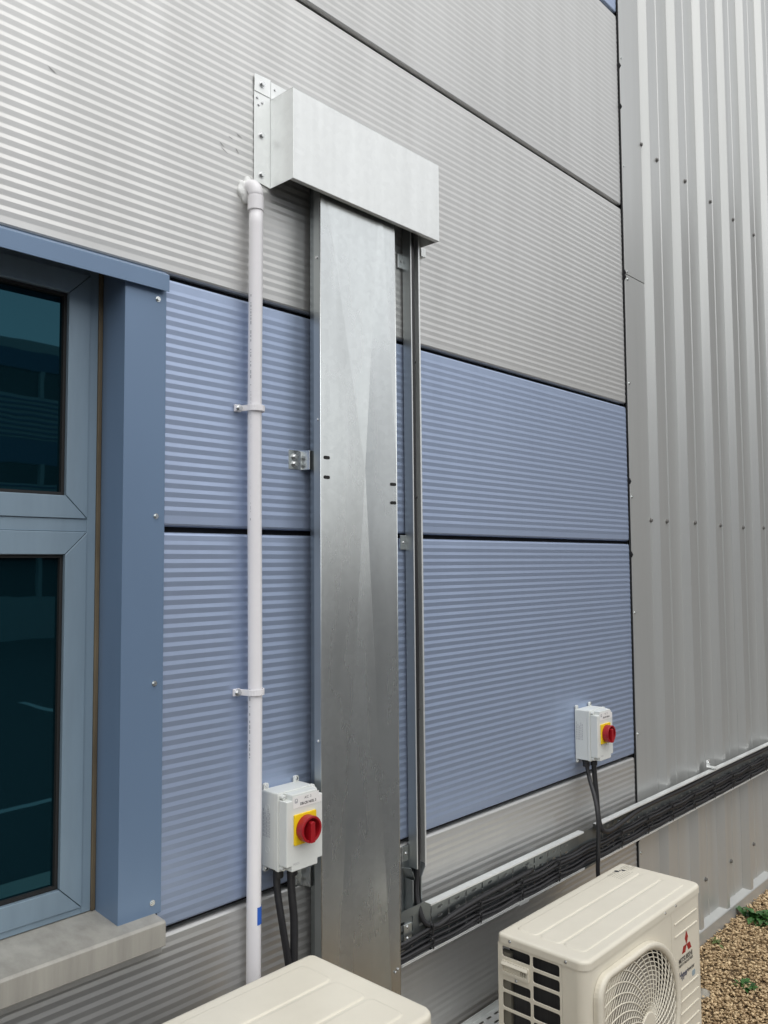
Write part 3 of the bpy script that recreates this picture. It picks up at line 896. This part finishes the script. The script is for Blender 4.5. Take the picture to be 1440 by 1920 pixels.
for tt in (t1, t2, t3):
    for x in TIES:
        ok = (tt is t1 and x < 2.46) or (tt is t2 and 2.46 < x < 2.83) or (tt is t3 and x > 2.95)
        if not ok: continue
        for zc, yc, hz, hy in ((0.7215, -0.0615, 0.0185, 0.0125), (0.6815, -0.0622, 0.0180, 0.0130)):
            bm = B()
            ang = math.radians(random.uniform(-8, 8))
            plate(bm, rrect(-hy, hy, -hz, hz, 0.007, 3), [rrect(-hy + .0015, hy - .0015, -hz + .0015, hz - .0015, 0.006, 3)], FYZ, -0.0026, 0.0026)
            box(bm, -0.0035, 0.0035, -hy - 0.005, -hy + .0005, hz * 0.2, hz * 0.2 + 0.007)
            box(bm, -0.001, 0.001, -hy - 0.004, -hy - 0.002, hz * 0.2 + 0.007, hz * 0.2 + random.uniform(0.012, 0.02))
            bmesh.ops.rotate(bm, verts=bm.verts[:], cent=(0, 0, 0), matrix=Matrix.Rotation(ang, 3, 'Y'))
            bmesh.ops.translate(bm, verts=bm.verts[:], vec=(x, yc, zc))
            obj('cable_tie', bm, 'cable_black', tt)

# lower tray behind the outdoor units
lt = thing('floor_cable_tray', (2.4, -0.08, 0.34), 'low perforated steel tray behind the further outdoor unit', 'cable tray')
holes = []
x = 1.9
while x < 3.2:
    for y in (-0.045, -0.075, -0.105):
        holes.append(rrect(x - 0.012, x + 0.012, y - 0.004, y + 0.004, 0.003, 1))
    x += 0.04
bm = B()
plate(bm, [(1.86, -0.125), (3.25, -0.125), (3.25, -0.025), (1.86, -0.025)], holes, FXY, 0.340, 0.3415)
obj('base', bm, 'galvanised_hood', lt)
bm = B()
for y in (-0.1265, -0.0250): box(bm, 1.86, 3.25, y, y + 0.0014, 0.3395, 0.362)
obj('side', bm, 'galvanised_hood', lt)
bm = B()
for x in (1.95, 2.6, 3.2): box(bm, x - .02, x + .02, -0.12, -0.003, 0.325, 0.3385)
obj('bracket', bm, 'galvanised_dark', lt)

# ------------------------------------------------------------------ outdoor condenser units
def condenser(x0, y0, ztop, W, D, zfoot, label, caution=True):
    """x0 left side, y0 rear (nearest the wall)"""
    r = thing('outdoor_unit', (x0 + W / 2, y0 - D / 2, 0.0), label, 'air conditioner', 'outdoor condenser units')
    zc = ztop - 0.026                 # underside of the top cap
    yF = y0 - D
    R = 0.032
    ce = 'cream_paint'
    xr = x0
    x0f = x0 + W - 0.783
    fcx, fcz, fr = x0f + 0.314, (zc + zfoot) / 2, min(0.222, (zc - zfoot) / 2 - 0.02)
    # front skin with round corners and a fan opening
    bm = B()
    bez = []
    BL, BT = x0f + 0.026, fr + 0.018
    plate(bm, [(x0 + R, zfoot), (x0 + W - R, zfoot), (x0 + W - R, zc - 0.0015), (x0 + R, zc - 0.0015)], [circ(fcx, fcz, fr, 64)], FXZ, yF, yF + 0.0012)
    for s, cx in ((-1, x0 + R), (1, x0 + W - R)):
        prof = [(cx + s * R * math.sin(a), yF + R - R * math.cos(a)) for a in [i * PI / 16 for i in range(9)]]
        if s < 0: prof = prof + [(x0, yF + R + 0.045)]
        else: prof = prof + [(x0 + W, yF + R + 0.03)]
        fs = sheet(bm, prof, FXY, zfoot, zc - 0.0015)
        for f in fs[:8]: f.smooth = True
    front = obj('front_panel', bm, ce, r, recalc=True)
    # embossed lines on the front, right of the fan
    for dz in (zc + 0.012 - 0.060, zc + 0.012 - 0.101, zc + 0.012 - 0.281, zc + 0.012 - 0.320, zc + 0.012 - 0.358, zc + 0.012 - 0.398, zc + 0.012 - 0.438):
        bm = B()
        prism(bm, [(x0f + 0.562, dz - 0.003), (x0 + W - 0.048, dz - 0.003), (x0 + W - 0.045, dz + 0.003), (x0f + 0.562, dz + 0.003)], FXZ, yF + 0.0005, yF - 0.0032)
        obj('embossed_line', bm, ce, front, bevel=0.0015, seg=2)
    bm = B()
    box(bm, x0f + 0.5385, x0f + 0.5400, yF - 0.0006, yF + 0.0005, zfoot + 0.01, zc - 0.006)
    obj('panel_seam', bm, 'cream_dull', front)
    # bezel and grille
    def outline(g):
        pts = []
        zt_, zb_, xl = fcz + BT + g, fcz - BT - g, BL - g
        rc = 0.062 + g
        for i in range(9):
            a = PI / 2 + (PI / 2) * i / 8
            pts.append((xl + rc + rc * math.cos(a), zt_ - rc + rc * math.sin(a)))
        for i in range(9):
            a = PI + (PI / 2) * i / 8
            pts.append((xl + rc + rc * math.cos(a), zb_ + rc + rc * math.sin(a)))
        RR = BT + g
        for i in range(25):
            a = -PI / 2 + PI * i / 24
            pts.append((fcx + RR * math.cos(a) * 1.02, fcz + RR * math.sin(a)))
        return pts
    def outline2(g):      # inner edge of the bezel: the grille's field
        pts = []
        zt_, zb_, xl = fcz + fr - 0.004, fcz - fr + 0.004, BL + 0.034
        rc = 0.05
        for i in range(9):
            a = PI / 2 + (PI / 2) * i / 8
            pts.append((xl + rc + rc * math.cos(a), zt_ - rc + rc * math.sin(a)))
        for i in range(9):
            a = PI + (PI / 2) * i / 8
            pts.append((xl + rc + rc * math.cos(a), zb_ + rc + rc * math.sin(a)))
        for i in range(25):
            a = -PI / 2 + PI * i / 24
            pts.append((fcx + (fr - 0.004) * math.cos(a), fcz + (fr - 0.004) * math.sin(a)))
        return pts
    bm = B()
    O1, O2 = outline(0.0), outline2(0)
    lay = [(O1, yF - 0.0008), (O1, yF - 0.014), ([(p[0] * 0.93 + q[0] * 0.07, p[1] * 0.93 + q[1] * 0.07) for p, q in zip(O1, O2)], yF - 0.021),
           ([(p[0] * 0.55 + q[0] * 0.45, p[1] * 0.55 + q[1] * 0.45) for p, q in zip(O1, O2)], yF - 0.023),
           (O2, yF - 0.017), (O2, yF - 0.003)]
    rings = [[bm.verts.new((u, y, v)) for u, v in o] for o, y in lay]
    n = len(O1)
    for i in range(len(rings) - 1):
        for k in range(n):
            f = bm.faces.new((rings[i][k], rings[i][(k + 1) % n], rings[i + 1][(k + 1) % n], rings[i + 1][k]))
            f.smooth = i in (1, 2, 3)
    gr = obj('fan_grille', bm, ce, r)
    def inside(x, z):
        # radius at which a ray from the fan centre leaves the grille field
        return True
    from bisect import bisect
    poly_r = []
    for i in range(361):
        a = 2 * PI * i / 360
        best = 9
        dx, dz = math.cos(a), math.sin(a)
        for (ax, az), (bx_, bz_) in zip(O2, O2[1:] + O2[:1]):
            ex, ez = bx_ - ax, bz_ - az
            den = dx * ez - dz * ex
            if abs(den) < 1e-9: continue
            t_ = ((ax - fcx) * ez - (az - fcz) * ex) / den
            u_ = ((ax - fcx) * dz - (az - fcz) * dx) / den
            if t_ > 0 and -1e-6 <= u_ <= 1 + 1e-6: best = min(best, t_)
        poly_r.append(best)
    def lim(a): return poly_r[int(round(math.degrees(a))) % 360]
    yg = yF - 0.010
    def ybow(rad): return yg - 0.010 * (1 - min(1, rad / fr) ** 2)
    # ring wires
    bm = B()
    rad = 0.046
    while rad < 0.30:
        run = []
        runs = []
        for i in range(145):
            a = 2 * PI * i / 144
            if rad < lim(a) + 0.0005: run.append((fcx + rad * math.cos(a), ybow(rad), fcz + rad * math.sin(a)))
            else:
                if len(run) > 1: runs.append(run)
                run = []
        if len(run) > 1: runs.append(run)
        for q in runs: tube(bm, q, 0.0017, 5, cap=False)
        rad += 0.0125
    obj('grille_rings', bm, ce, gr)
    # curved spokes
    bm = B()
    ns = 36
    for i in range(ns):
        a0_ = 2 * PI * i / ns
        q = []
        for k in range(15):
            rad = 0.040 + k * 0.0195
            a = a0_ + 0.9 * (rad - 0.04) / 0.26
            if rad < lim(a): q.append((fcx + rad * math.cos(a), ybow(rad) - 0.0012, fcz + rad * math.sin(a)))
            else:
                rad = lim(a)
                q.append((fcx + rad * math.cos(a), ybow(rad) - 0.0005, fcz + rad * math.sin(a)))
                break
        if len(q) > 1: tube(bm, q, 0.0023, 5, cap=False)
    obj('grille_spokes', bm, ce, gr)
    bm = B()
    prism(bm, circ(fcx, fcz, 0.046, 32), FXZ, yg - 0.006, yg - 0.016)
    obj('grille_hub', bm, ce, gr, bevel=0.003, seg=3)
    # fan shroud behind: a real drum with a fan in it
    bm = B()
    rings = [[bm.verts.new((u, y, v)) for u, v in circ(fcx, fcz, rr, 48)] for rr, y in ((fr + 0.0005, yF + 0.001), (fr, yF + 0.12))]
    for k in range(48):
        bm.faces.new((rings[0][k], rings[0][(k + 1) % 48], rings[1][(k + 1) % 48], rings[1][k]))
    bm.faces.new(rings[1])
    obj('fan_shroud', bm, 'cavity_black', r)
    bm = B()
    prism(bm, outline2(0), FXZ, yF - 0.0012, yF - 0.0022) if False else None
    for i in range(3):
        a0_ = 2 * PI * i / 3 + 2.2
        V_ = []
        for j in range(7):
            rad = 0.045 + (fr - 0.060) * j / 6
            row = []
            for k in range(7):
                a = a0_ + (k / 6) * 1.45 + 0.25 * j / 6
                row.append(bm.verts.new((fcx + rad * math.cos(a), yF + 0.028 + 0.045 * (k / 6), fcz + rad * math.sin(a))))
            V_.append(row)
        for j in range(6):
            for k in range(6):
                f = bm.faces.new((V_[j][k], V_[j][k + 1], V_[j + 1][k + 1], V_[j + 1][k])); f.smooth = True
    prism(bm, circ(fcx, fcz, 0.05, 24), FXZ, yF + 0.02, yF + 0.08)
    obj('fan', bm, 'fan_grey', r)
    # left side panel with its louvre openings
    zt0 = zc + 0.0008
    def row(a, b): return (zt0 - a, zt0 - b)
    holes = []
    c1 = (y0 - 0.114, y0 - 0.016); c2 = (y0 - 0.213, y0 - 0.123)
    if D > 0.31: c1 = (y0 - 0.134, y0 - 0.016); c2 = (y0 - 0.252, y0 - 0.143)
    for a, b in ((0.009, 0.039), (0.107, 0.134), (0.143, 0.186), (0.195, 0.240), (0.249, 0.294), (0.303, 0.348), (0.357, 0.402), (0.411, 0.456)):
        if zt0 - b > zfoot + 0.03: holes.append(rrect(c1[0], c1[1], zt0 - b, zt0 - a, 0.006, 3))
    for a, b in ((0.009, 0.041), (0.051, 0.083), (0.092, 0.134), (0.144, 0.186), (0.195, 0.240), (0.249, 0.294), (0.303, 0.348), (0.357, 0.402), (0.411, 0.456)):
        if zt0 - b > zfoot + 0.03: holes.append(rrect(c2[0], c2[1], zt0 - b, zt0 - a, 0.006, 3))
    bm = B()
    plate(bm, [(yF + R + 0.046, zfoot), (y0, zfoot), (y0, zc - 0.0015), (yF + R + 0.046, zc - 0.0015)], holes, FYZ, x0, x0 + 0.004)
    sp = obj('side_louvre', bm, ce, r, bevel=0.0008, seg=1, ang=60)
    bm = B()       # coil seen through the openings
    box(bm, x0 + 0.016, x0 + 0.040, y0 - D + 0.06, y0 - 0.045, zfoot + 0.02, zc - 0.004)
    obj('coil', bm, 'coil_dark', r)
    bm = B()
    box(bm, x0 + 0.008, x0 + 0.030, y0 - 0.040, y0 - 0.003, zfoot + 0.02, zc - 0.03)
    obj('corner_post', bm, 'post_dull', r)
    bm = B()
    box(bm, x0 + 0.045, x0 + W - 0.03, y0 - 0.03, y0 - 0.012, zfoot + 0.02, zc - 0.004)
    obj('rear_coil', bm, 'coil_dark', r)
    # carrying handle
    hz1, hz0 = zt0 - 0.048, zt0 - 0.088
    bm = B()
    plate(bm, rrect(c1[0] + 0.002, c1[1] - 0.001, hz0, hz1, 0.003, 2), [rrect(c1[0] + 0.009, c1[1] - 0.006, hz0 + 0.010, hz1 - 0.012, 0.003, 2)], FYZ, x0 - 0.0065, x0 - 0.0003)
    prism(bm, [(x0 - 0.0065, hz1 - 0.014), (x0 - 0.013, hz1 - 0.011), (x0 - 0.013, hz1 - 0.008), (x0 - 0.0065, hz1 - 0.002)], lambda u, v, w_: (u, w_, v), c1[0] + 0.004, c1[1] - 0.003)
    hd = obj('carrying_handle', bm, ce, r, bevel=0.0008)
    bm = B()
    box(bm, x0 - 0.0003, x0 + 0.0005, c1[0] + 0.009, c1[0] + 0.036, hz0 + 0.0105, hz1 - 0.0165)
    obj('handle_recess', bm, 'cavity_black', hd)
    for k in range(4):
        bm = B()
        box(bm, x0 - 0.004, x0 - 0.0004, c1[0] + 0.012 + k * 0.0065, c1[0] + 0.0145 + k * 0.0065, hz0 + 0.0105, hz1 - 0.0165)
        obj('handle_rib', bm, ce, hd)
    screw(SCREW_SMALL, x0, (c1[0] + c1[1]) / 2, hz0 - 0.010, r, rot=(0, 0, -PI / 2))
    # right side, rear posts, base
    bm = B()
    box(bm, x0 + W - 0.002, x0 + W, yF + R + 0.03, y0, zfoot, zc - 0.0015)
    obj('right_side', bm, ce, r)
    bm = B()
    box(bm, x0 + 0.005, x0 + W - 0.003, yF + 0.004, y0 - 0.002, zfoot - 0.001, zfoot + 0.018)
    obj('base_pan', bm, ce, r)
    for fx in (x0 + 0.15, x0 + W - 0.2):
        bm = B()
        prism(bm, [(yF - 0.04, 0.0), (y0 + 0.03, 0.0), (y0 + 0.02, zfoot - 0.002), (yF - 0.03, zfoot - 0.002)], FYZ, fx - 0.05, fx + 0.05)
        obj('foot', bm, 'foot_black', r, bevel=0.006)
    # top cap with three pressed panels
    bm = B()
    O = rrect4(x0 - 0.003, x0 + W + 0.003, yF - 0.003, y0 + 0.003, 0.034, 0.018)
    def ins(g): return rrect4(x0 - 0.003 + g, x0 + W + 0.003 - g, yF - 0.003 + g, y0 + 0.003 - g, 0.034 - g, 0.018 - g)
    lay = [(ins(0.0), zc), (ins(0.0), ztop - 0.009), (ins(0.0009), ztop - 0.0052), (ins(0.0035), ztop - 0.0020), (ins(0.0075), ztop - 0.0004), (ins(0.012), ztop)]
    rings = [[bm.verts.new((u, v, z)) for u, v in o] for o, z in lay]
    n = len(O)
    for i in range(len(rings) - 1):
        for k in range(n):
            f = bm.faces.new((rings[i][k], rings[i][(k + 1) % n], rings[i + 1][(k + 1) % n], rings[i + 1][k])); f.smooth = i > 0
    bm.faces.new(rings[-1]); bm.faces.new(rings[0][::-1])
    cap = obj('top_cap', bm, ce, r)
    bm = B()
    prism(bm, rrect4(x0 + 0.0012, x0 + W - 0.0012, yF + 0.0012, y0 - 0.0012, 0.031, 0.015), FXY, zc - 0.0016, zc - 0.0002)
    obj('cap_seam', bm, 'cavity_black', cap)
    k3 = (D - 0.075) / 3
    for i in range(3):
        ya = yF + 0.034 + i * (k3 + 0.006)
        bm = B()
        ob = lambda g: rrect(x0 + 0.052 + g, x0 + W - 0.052 - g, ya + g, ya + k3 - g, 0.018 - g * 0.5, 4)
        rings = [[bm.verts.new((u, v, z)) for u, v in o] for o, z in ((ob(0), ztop - 0.0002), (ob(0.0015), ztop + 0.0010), (ob(0.0040), ztop + 0.0022), (ob(0.0065), ztop + 0.0025))]
        n = len(rings[0])
        for q in range(3):
            for k in range(n):
                f = bm.faces.new((rings[q][k], rings[q][(k + 1) % n], rings[q + 1][(k + 1) % n], rings[q + 1][k])); f.smooth = True
        bm.faces.new(rings[-1])
        obj('pressed_panel', bm, ce, cap)
    for yy in (y0 - 0.046, y0 - D + 0.063):
        screw(SCREW_SMALL, x0 - 0.003, yy, zc + 0.012, cap, rot=(0, 0, -PI / 2))
    for xx in (x0f + 0.492, x0f + 0.570):
        screw(SCREW_SMALL, xx, yF - 0.003, zc + 0.012, cap)
    # print on the top: a caution mark with faint lines
    if caution:
        bx, by, bz = x0 + W - 0.16, y0 - 0.085, ztop + 0.0028
        bm = B()
        prism(bm, circ(bx + 0.060, by + 0.052, 0.0085, 12), FXY, bz, bz + 0.0003)
        box(bm, bx + 0.068, bx + 0.078, by + 0.044, by + 0.048, bz, bz + 0.0003)
        prism(bm, [(bx + 0.074, by + 0.038), (bx + 0.086, by + 0.030), (bx + 0.090, by + 0.034), (bx + 0.080, by + 0.044)], FXY, bz, bz + 0.0003)
        box(bm, bx + 0.085, bx + 0.090, by + 0.036, by + 0.048, bz, bz + 0.0003)
        obj('caution_mark', bm, 'ink_black', cap)
        bm = B()
        for i in range(7):
            xx = bx
            while xx < bx + 0.135 - (0.05 if i < 2 else 0):
                l = random.uniform(0.008, 0.02)
                if not (i > 3 and 0.045 < xx - bx < 0.10): box(bm, xx, xx + l, by + 0.004 + i * 0.0085, by + 0.0065 + i * 0.0085, bz, bz + 0.0002)
                xx += l + 0.004
        obj('caution_lines', bm, 'logo_mark_grey', cap)
    # maker's emblem and lettering, lower right of the front
    lx, lz = x0f + 0.648, zc - 0.0
    ez = zc + 0.012
    cxm, czm = x0f + 0.652, ez - 0.149
    def rhomb(ang):
        u = Vector((math.cos(math.radians(ang)), math.sin(math.radians(ang)))); v = Vector((-u.y, u.x))
        a_, b_ = 0.043, 0.0125
        return [(cxm, czm), (cxm + u.x * a_ / 2 + v.x * b_, czm + u.y * a_ / 2 + v.y * b_), (cxm + u.x * a_, czm + u.y * a_), (cxm + u.x * a_ / 2 - v.x * b_, czm + u.y * a_ / 2 - v.y * b_)]
    for ang in (90, 210, 330):
        bm = B()
        prism(bm, rhomb(ang), FXZ, yF - 0.0004, yF - 0.0010)
        obj('emblem', bm, 'logo_red', front)
    text('lettering', 'MITSUBISHI', 0.0225, 'logo_grey', front, M_front(x0f + 0.588, yF - 0.0008, ez - 0.196), 0.95, bold=True)
    text('lettering', 'HEAVY INDUSTRIES', 0.0125, 'logo_grey', front, M_front(x0f + 0.588, yF - 0.0008, ez - 0.208), 1.02, bold=True)
    text('lettering', 'Hyper', 0.032, 'logo_navy', front, M_front(x0f + 0.590, yF - 0.0008, ez - 0.246), 0.8, bold=True)
    text('lettering', 'Inverter', 0.018, 'logo_grey', front, M_front(x0f + 0.656, yF - 0.0008, ez - 0.240), 0.9, bold=True)
    bm = B()
    prism(bm, rrect(x0f + 0.690, x0f + 0.714, ez - 0.268, ez - 0.250, 0.004), FXZ, yF - 0.0004, yF - 0.0009)
    obj('badge', bm, 'logo_pale_blue', front)
    return r
condenser(2.143, -0.167, 0.681, 0.793, 0.299, 0.118, 'cream outdoor condenser unit showing its fan grille, beside the gravel')
condenser(0.483, -0.192, 0.888, 0.880, 0.376, 0.130, 'cream outdoor condenser unit in the foreground, only its top in view', False)

# ------------------------------------------------------------------ gravel: real stones, too many to count
def stones(n, x0, x1, y0, y1, layers, smin, smax):
    ico = bmesh.new(); bmesh.ops.create_icosphere(ico, subdivisions=1, radius=1.0)
    ico.verts.index_update()
    bv = np.array([v.co[:] for v in ico.verts]); bf = np.array([[v.index for v in f.verts] for f in ico.faces]); ico.free()
    nv, nf = len(bv), len(bf)
    s = rng.uniform(smin, smax, (n, 1, 1)) * rng.uniform(0.55, 1.2, (n, 1, 3))
    s[:, :, 2] *= 0.62
    s[:, :, 0] *= 1.35
    v = bv[None] * s * (1 + rng.uniform(-0.34, 0.34, (n, nv, 1)))
    a = rng.uniform(0, 2 * PI, n); b = rng.normal(0, 0.5, n)
    ca, sa, cb, sb = np.cos(a), np.sin(a), np.cos(b), np.sin(b)
    x, y, z = v[..., 0], v[..., 1], v[..., 2]
    y, z = y * cb[:, None] - z * sb[:, None], y * sb[:, None] + z * cb[:, None]
    x, y = x * ca[:, None] - y * sa[:, None], x * sa[:, None] + y * ca[:, None]
    px = rng.uniform(x0, x1, n); py = rng.uniform(y0, y1, n)
    pz = rng.uniform(0.001, 0.018, n) + 0.006 * np.sin(px * 3.1) * np.sin(py * 4.3 + 1)
    co = np.stack([x + px[:, None], y + py[:, None], z + pz[:, None]], -1).reshape(-1, 3)
    fc = (bf[None] + (np.arange(n) * nv)[:, None, None]).reshape(-1, 3)
    return co, fc
def mesh_np(name, co, fc, material):
    me = bpy.data.meshes.new(name)
    me.vertices.add(len(co)); me.vertices.foreach_set('co', co.ravel())
    me.loops.add(fc.size); me.loops.foreach_set('vertex_index', fc.ravel().astype(np.int32))
    me.polygons.add(len(fc)); me.polygons.foreach_set('loop_start', np.arange(0, fc.size, 3, dtype=np.int32))
    me.polygons.foreach_set('loop_total', np.full(len(fc), 3, dtype=np.int32))
    me.update(calc_edges=True); me.validate()
    me.materials.append(MATS[material])
    o = bpy.data.objects.new(name, me); COL.objects.link(o)
    return o
c1_, f1_ = stones(42000, 2.9, 6.0, -1.2, -0.038, 2, 0.0030, 0.0088)
c2_, f2_ = stones(5000, 0.2, 2.9, -1.32, -0.02, 1, 0.007, 0.014)
g_ = mesh_np('gravel', np.concatenate([c1_, c2_]), np.concatenate([f1_, f2_ + len(c1_)]), 'gravel_stone')
tag(g_, 'golden brown gravel stones along the foot of the wall', 'gravel', kind='stuff')

# weeds in the gravel
def weed(x, y, n, size, label, material='leaf_green'):
    r = thing('weed', (x, y, 0.0), label, 'weed', 'weeds in the gravel')
    bm = B()
    for i in range(n):
        a = random.uniform(0, 2 * PI)
        el = random.uniform(0.25, 1.15)
        L_ = size * random.uniform(0.5, 1.1)
        wd = L_ * random.uniform(0.28, 0.42)
        ox, oy = x + random.gauss(0, size * 0.28), y + random.gauss(0, size * 0.28)
        d = Vector((math.cos(a), math.sin(a), 0)); s = Vector((-d.y, d.x, 0))
        rows = []
        for k in range(6):
            t = k / 5
            p = Vector((ox, oy, 0.012)) + d * (L_ * t * math.cos(el)) + Vector((0, 0, L_ * (t * math.sin(el) - 0.45 * t * t)))
            h = wd * math.sin(PI * min(0.97, 0.08 + 0.9 * t)) ** 0.8 * 0.5
            rows.append((bm.verts.new(p + s * h + Vector((0, 0, h * 0.3))), bm.verts.new(p), bm.verts.new(p - s * h + Vector((0, 0, h * 0.3)))))
        for k in range(5):
            for j in range(2):
                f = bm.faces.new((rows[k][j], rows[k][j + 1], rows[k + 1][j + 1], rows[k + 1][j])); f.smooth = True
    obj('leaf_rosette', bm, material, r, recalc=False)
    bm = B()
    for i in range(6):
        a = 2 * PI * i / 6 + 0.3
        tube(bm, [(x, y, 0.004), (x + math.cos(a) * size * 0.2, y + math.sin(a) * size * 0.2, 0.025), (x + math.cos(a) * size * 0.4, y + math.sin(a) * size * 0.4, 0.03)], [0.002, 0.0015, 0.001], 5)
    obj('stem', bm, material, r)
    return r
weed(4.42, -0.135, 60, 0.105, 'largest dark green weed in the gravel at the right edge')
weed(3.69, -0.325, 18, 0.06, 'small bright green weed in the gravel nearer the camera')
weed(4.01, -0.075, 12, 0.045, 'pale small weed in the gravel close to the wall foot', 'leaf_pale')
bm = B()
bmesh.ops.create_icosphere(bm, subdivisions=3, radius=1.0)
for v in bm.verts:
    c = v.co.copy()
    k = 1 + 0.12 * math.sin(4 * c.x + 1) * math.cos(3 * c.y) + 0.08 * math.sin(6 * c.z + 2 * c.x)
    v.co = Vector((3.52 + c.x * 0.05 * k, -0.215 + c.y * 0.034 * k, 0.004 + c.z * 0.018 * k))
tag(obj('stone', bm, 'rock_grey'), 'pale grey stone lying in the gravel beside the outdoor unit', 'stone')
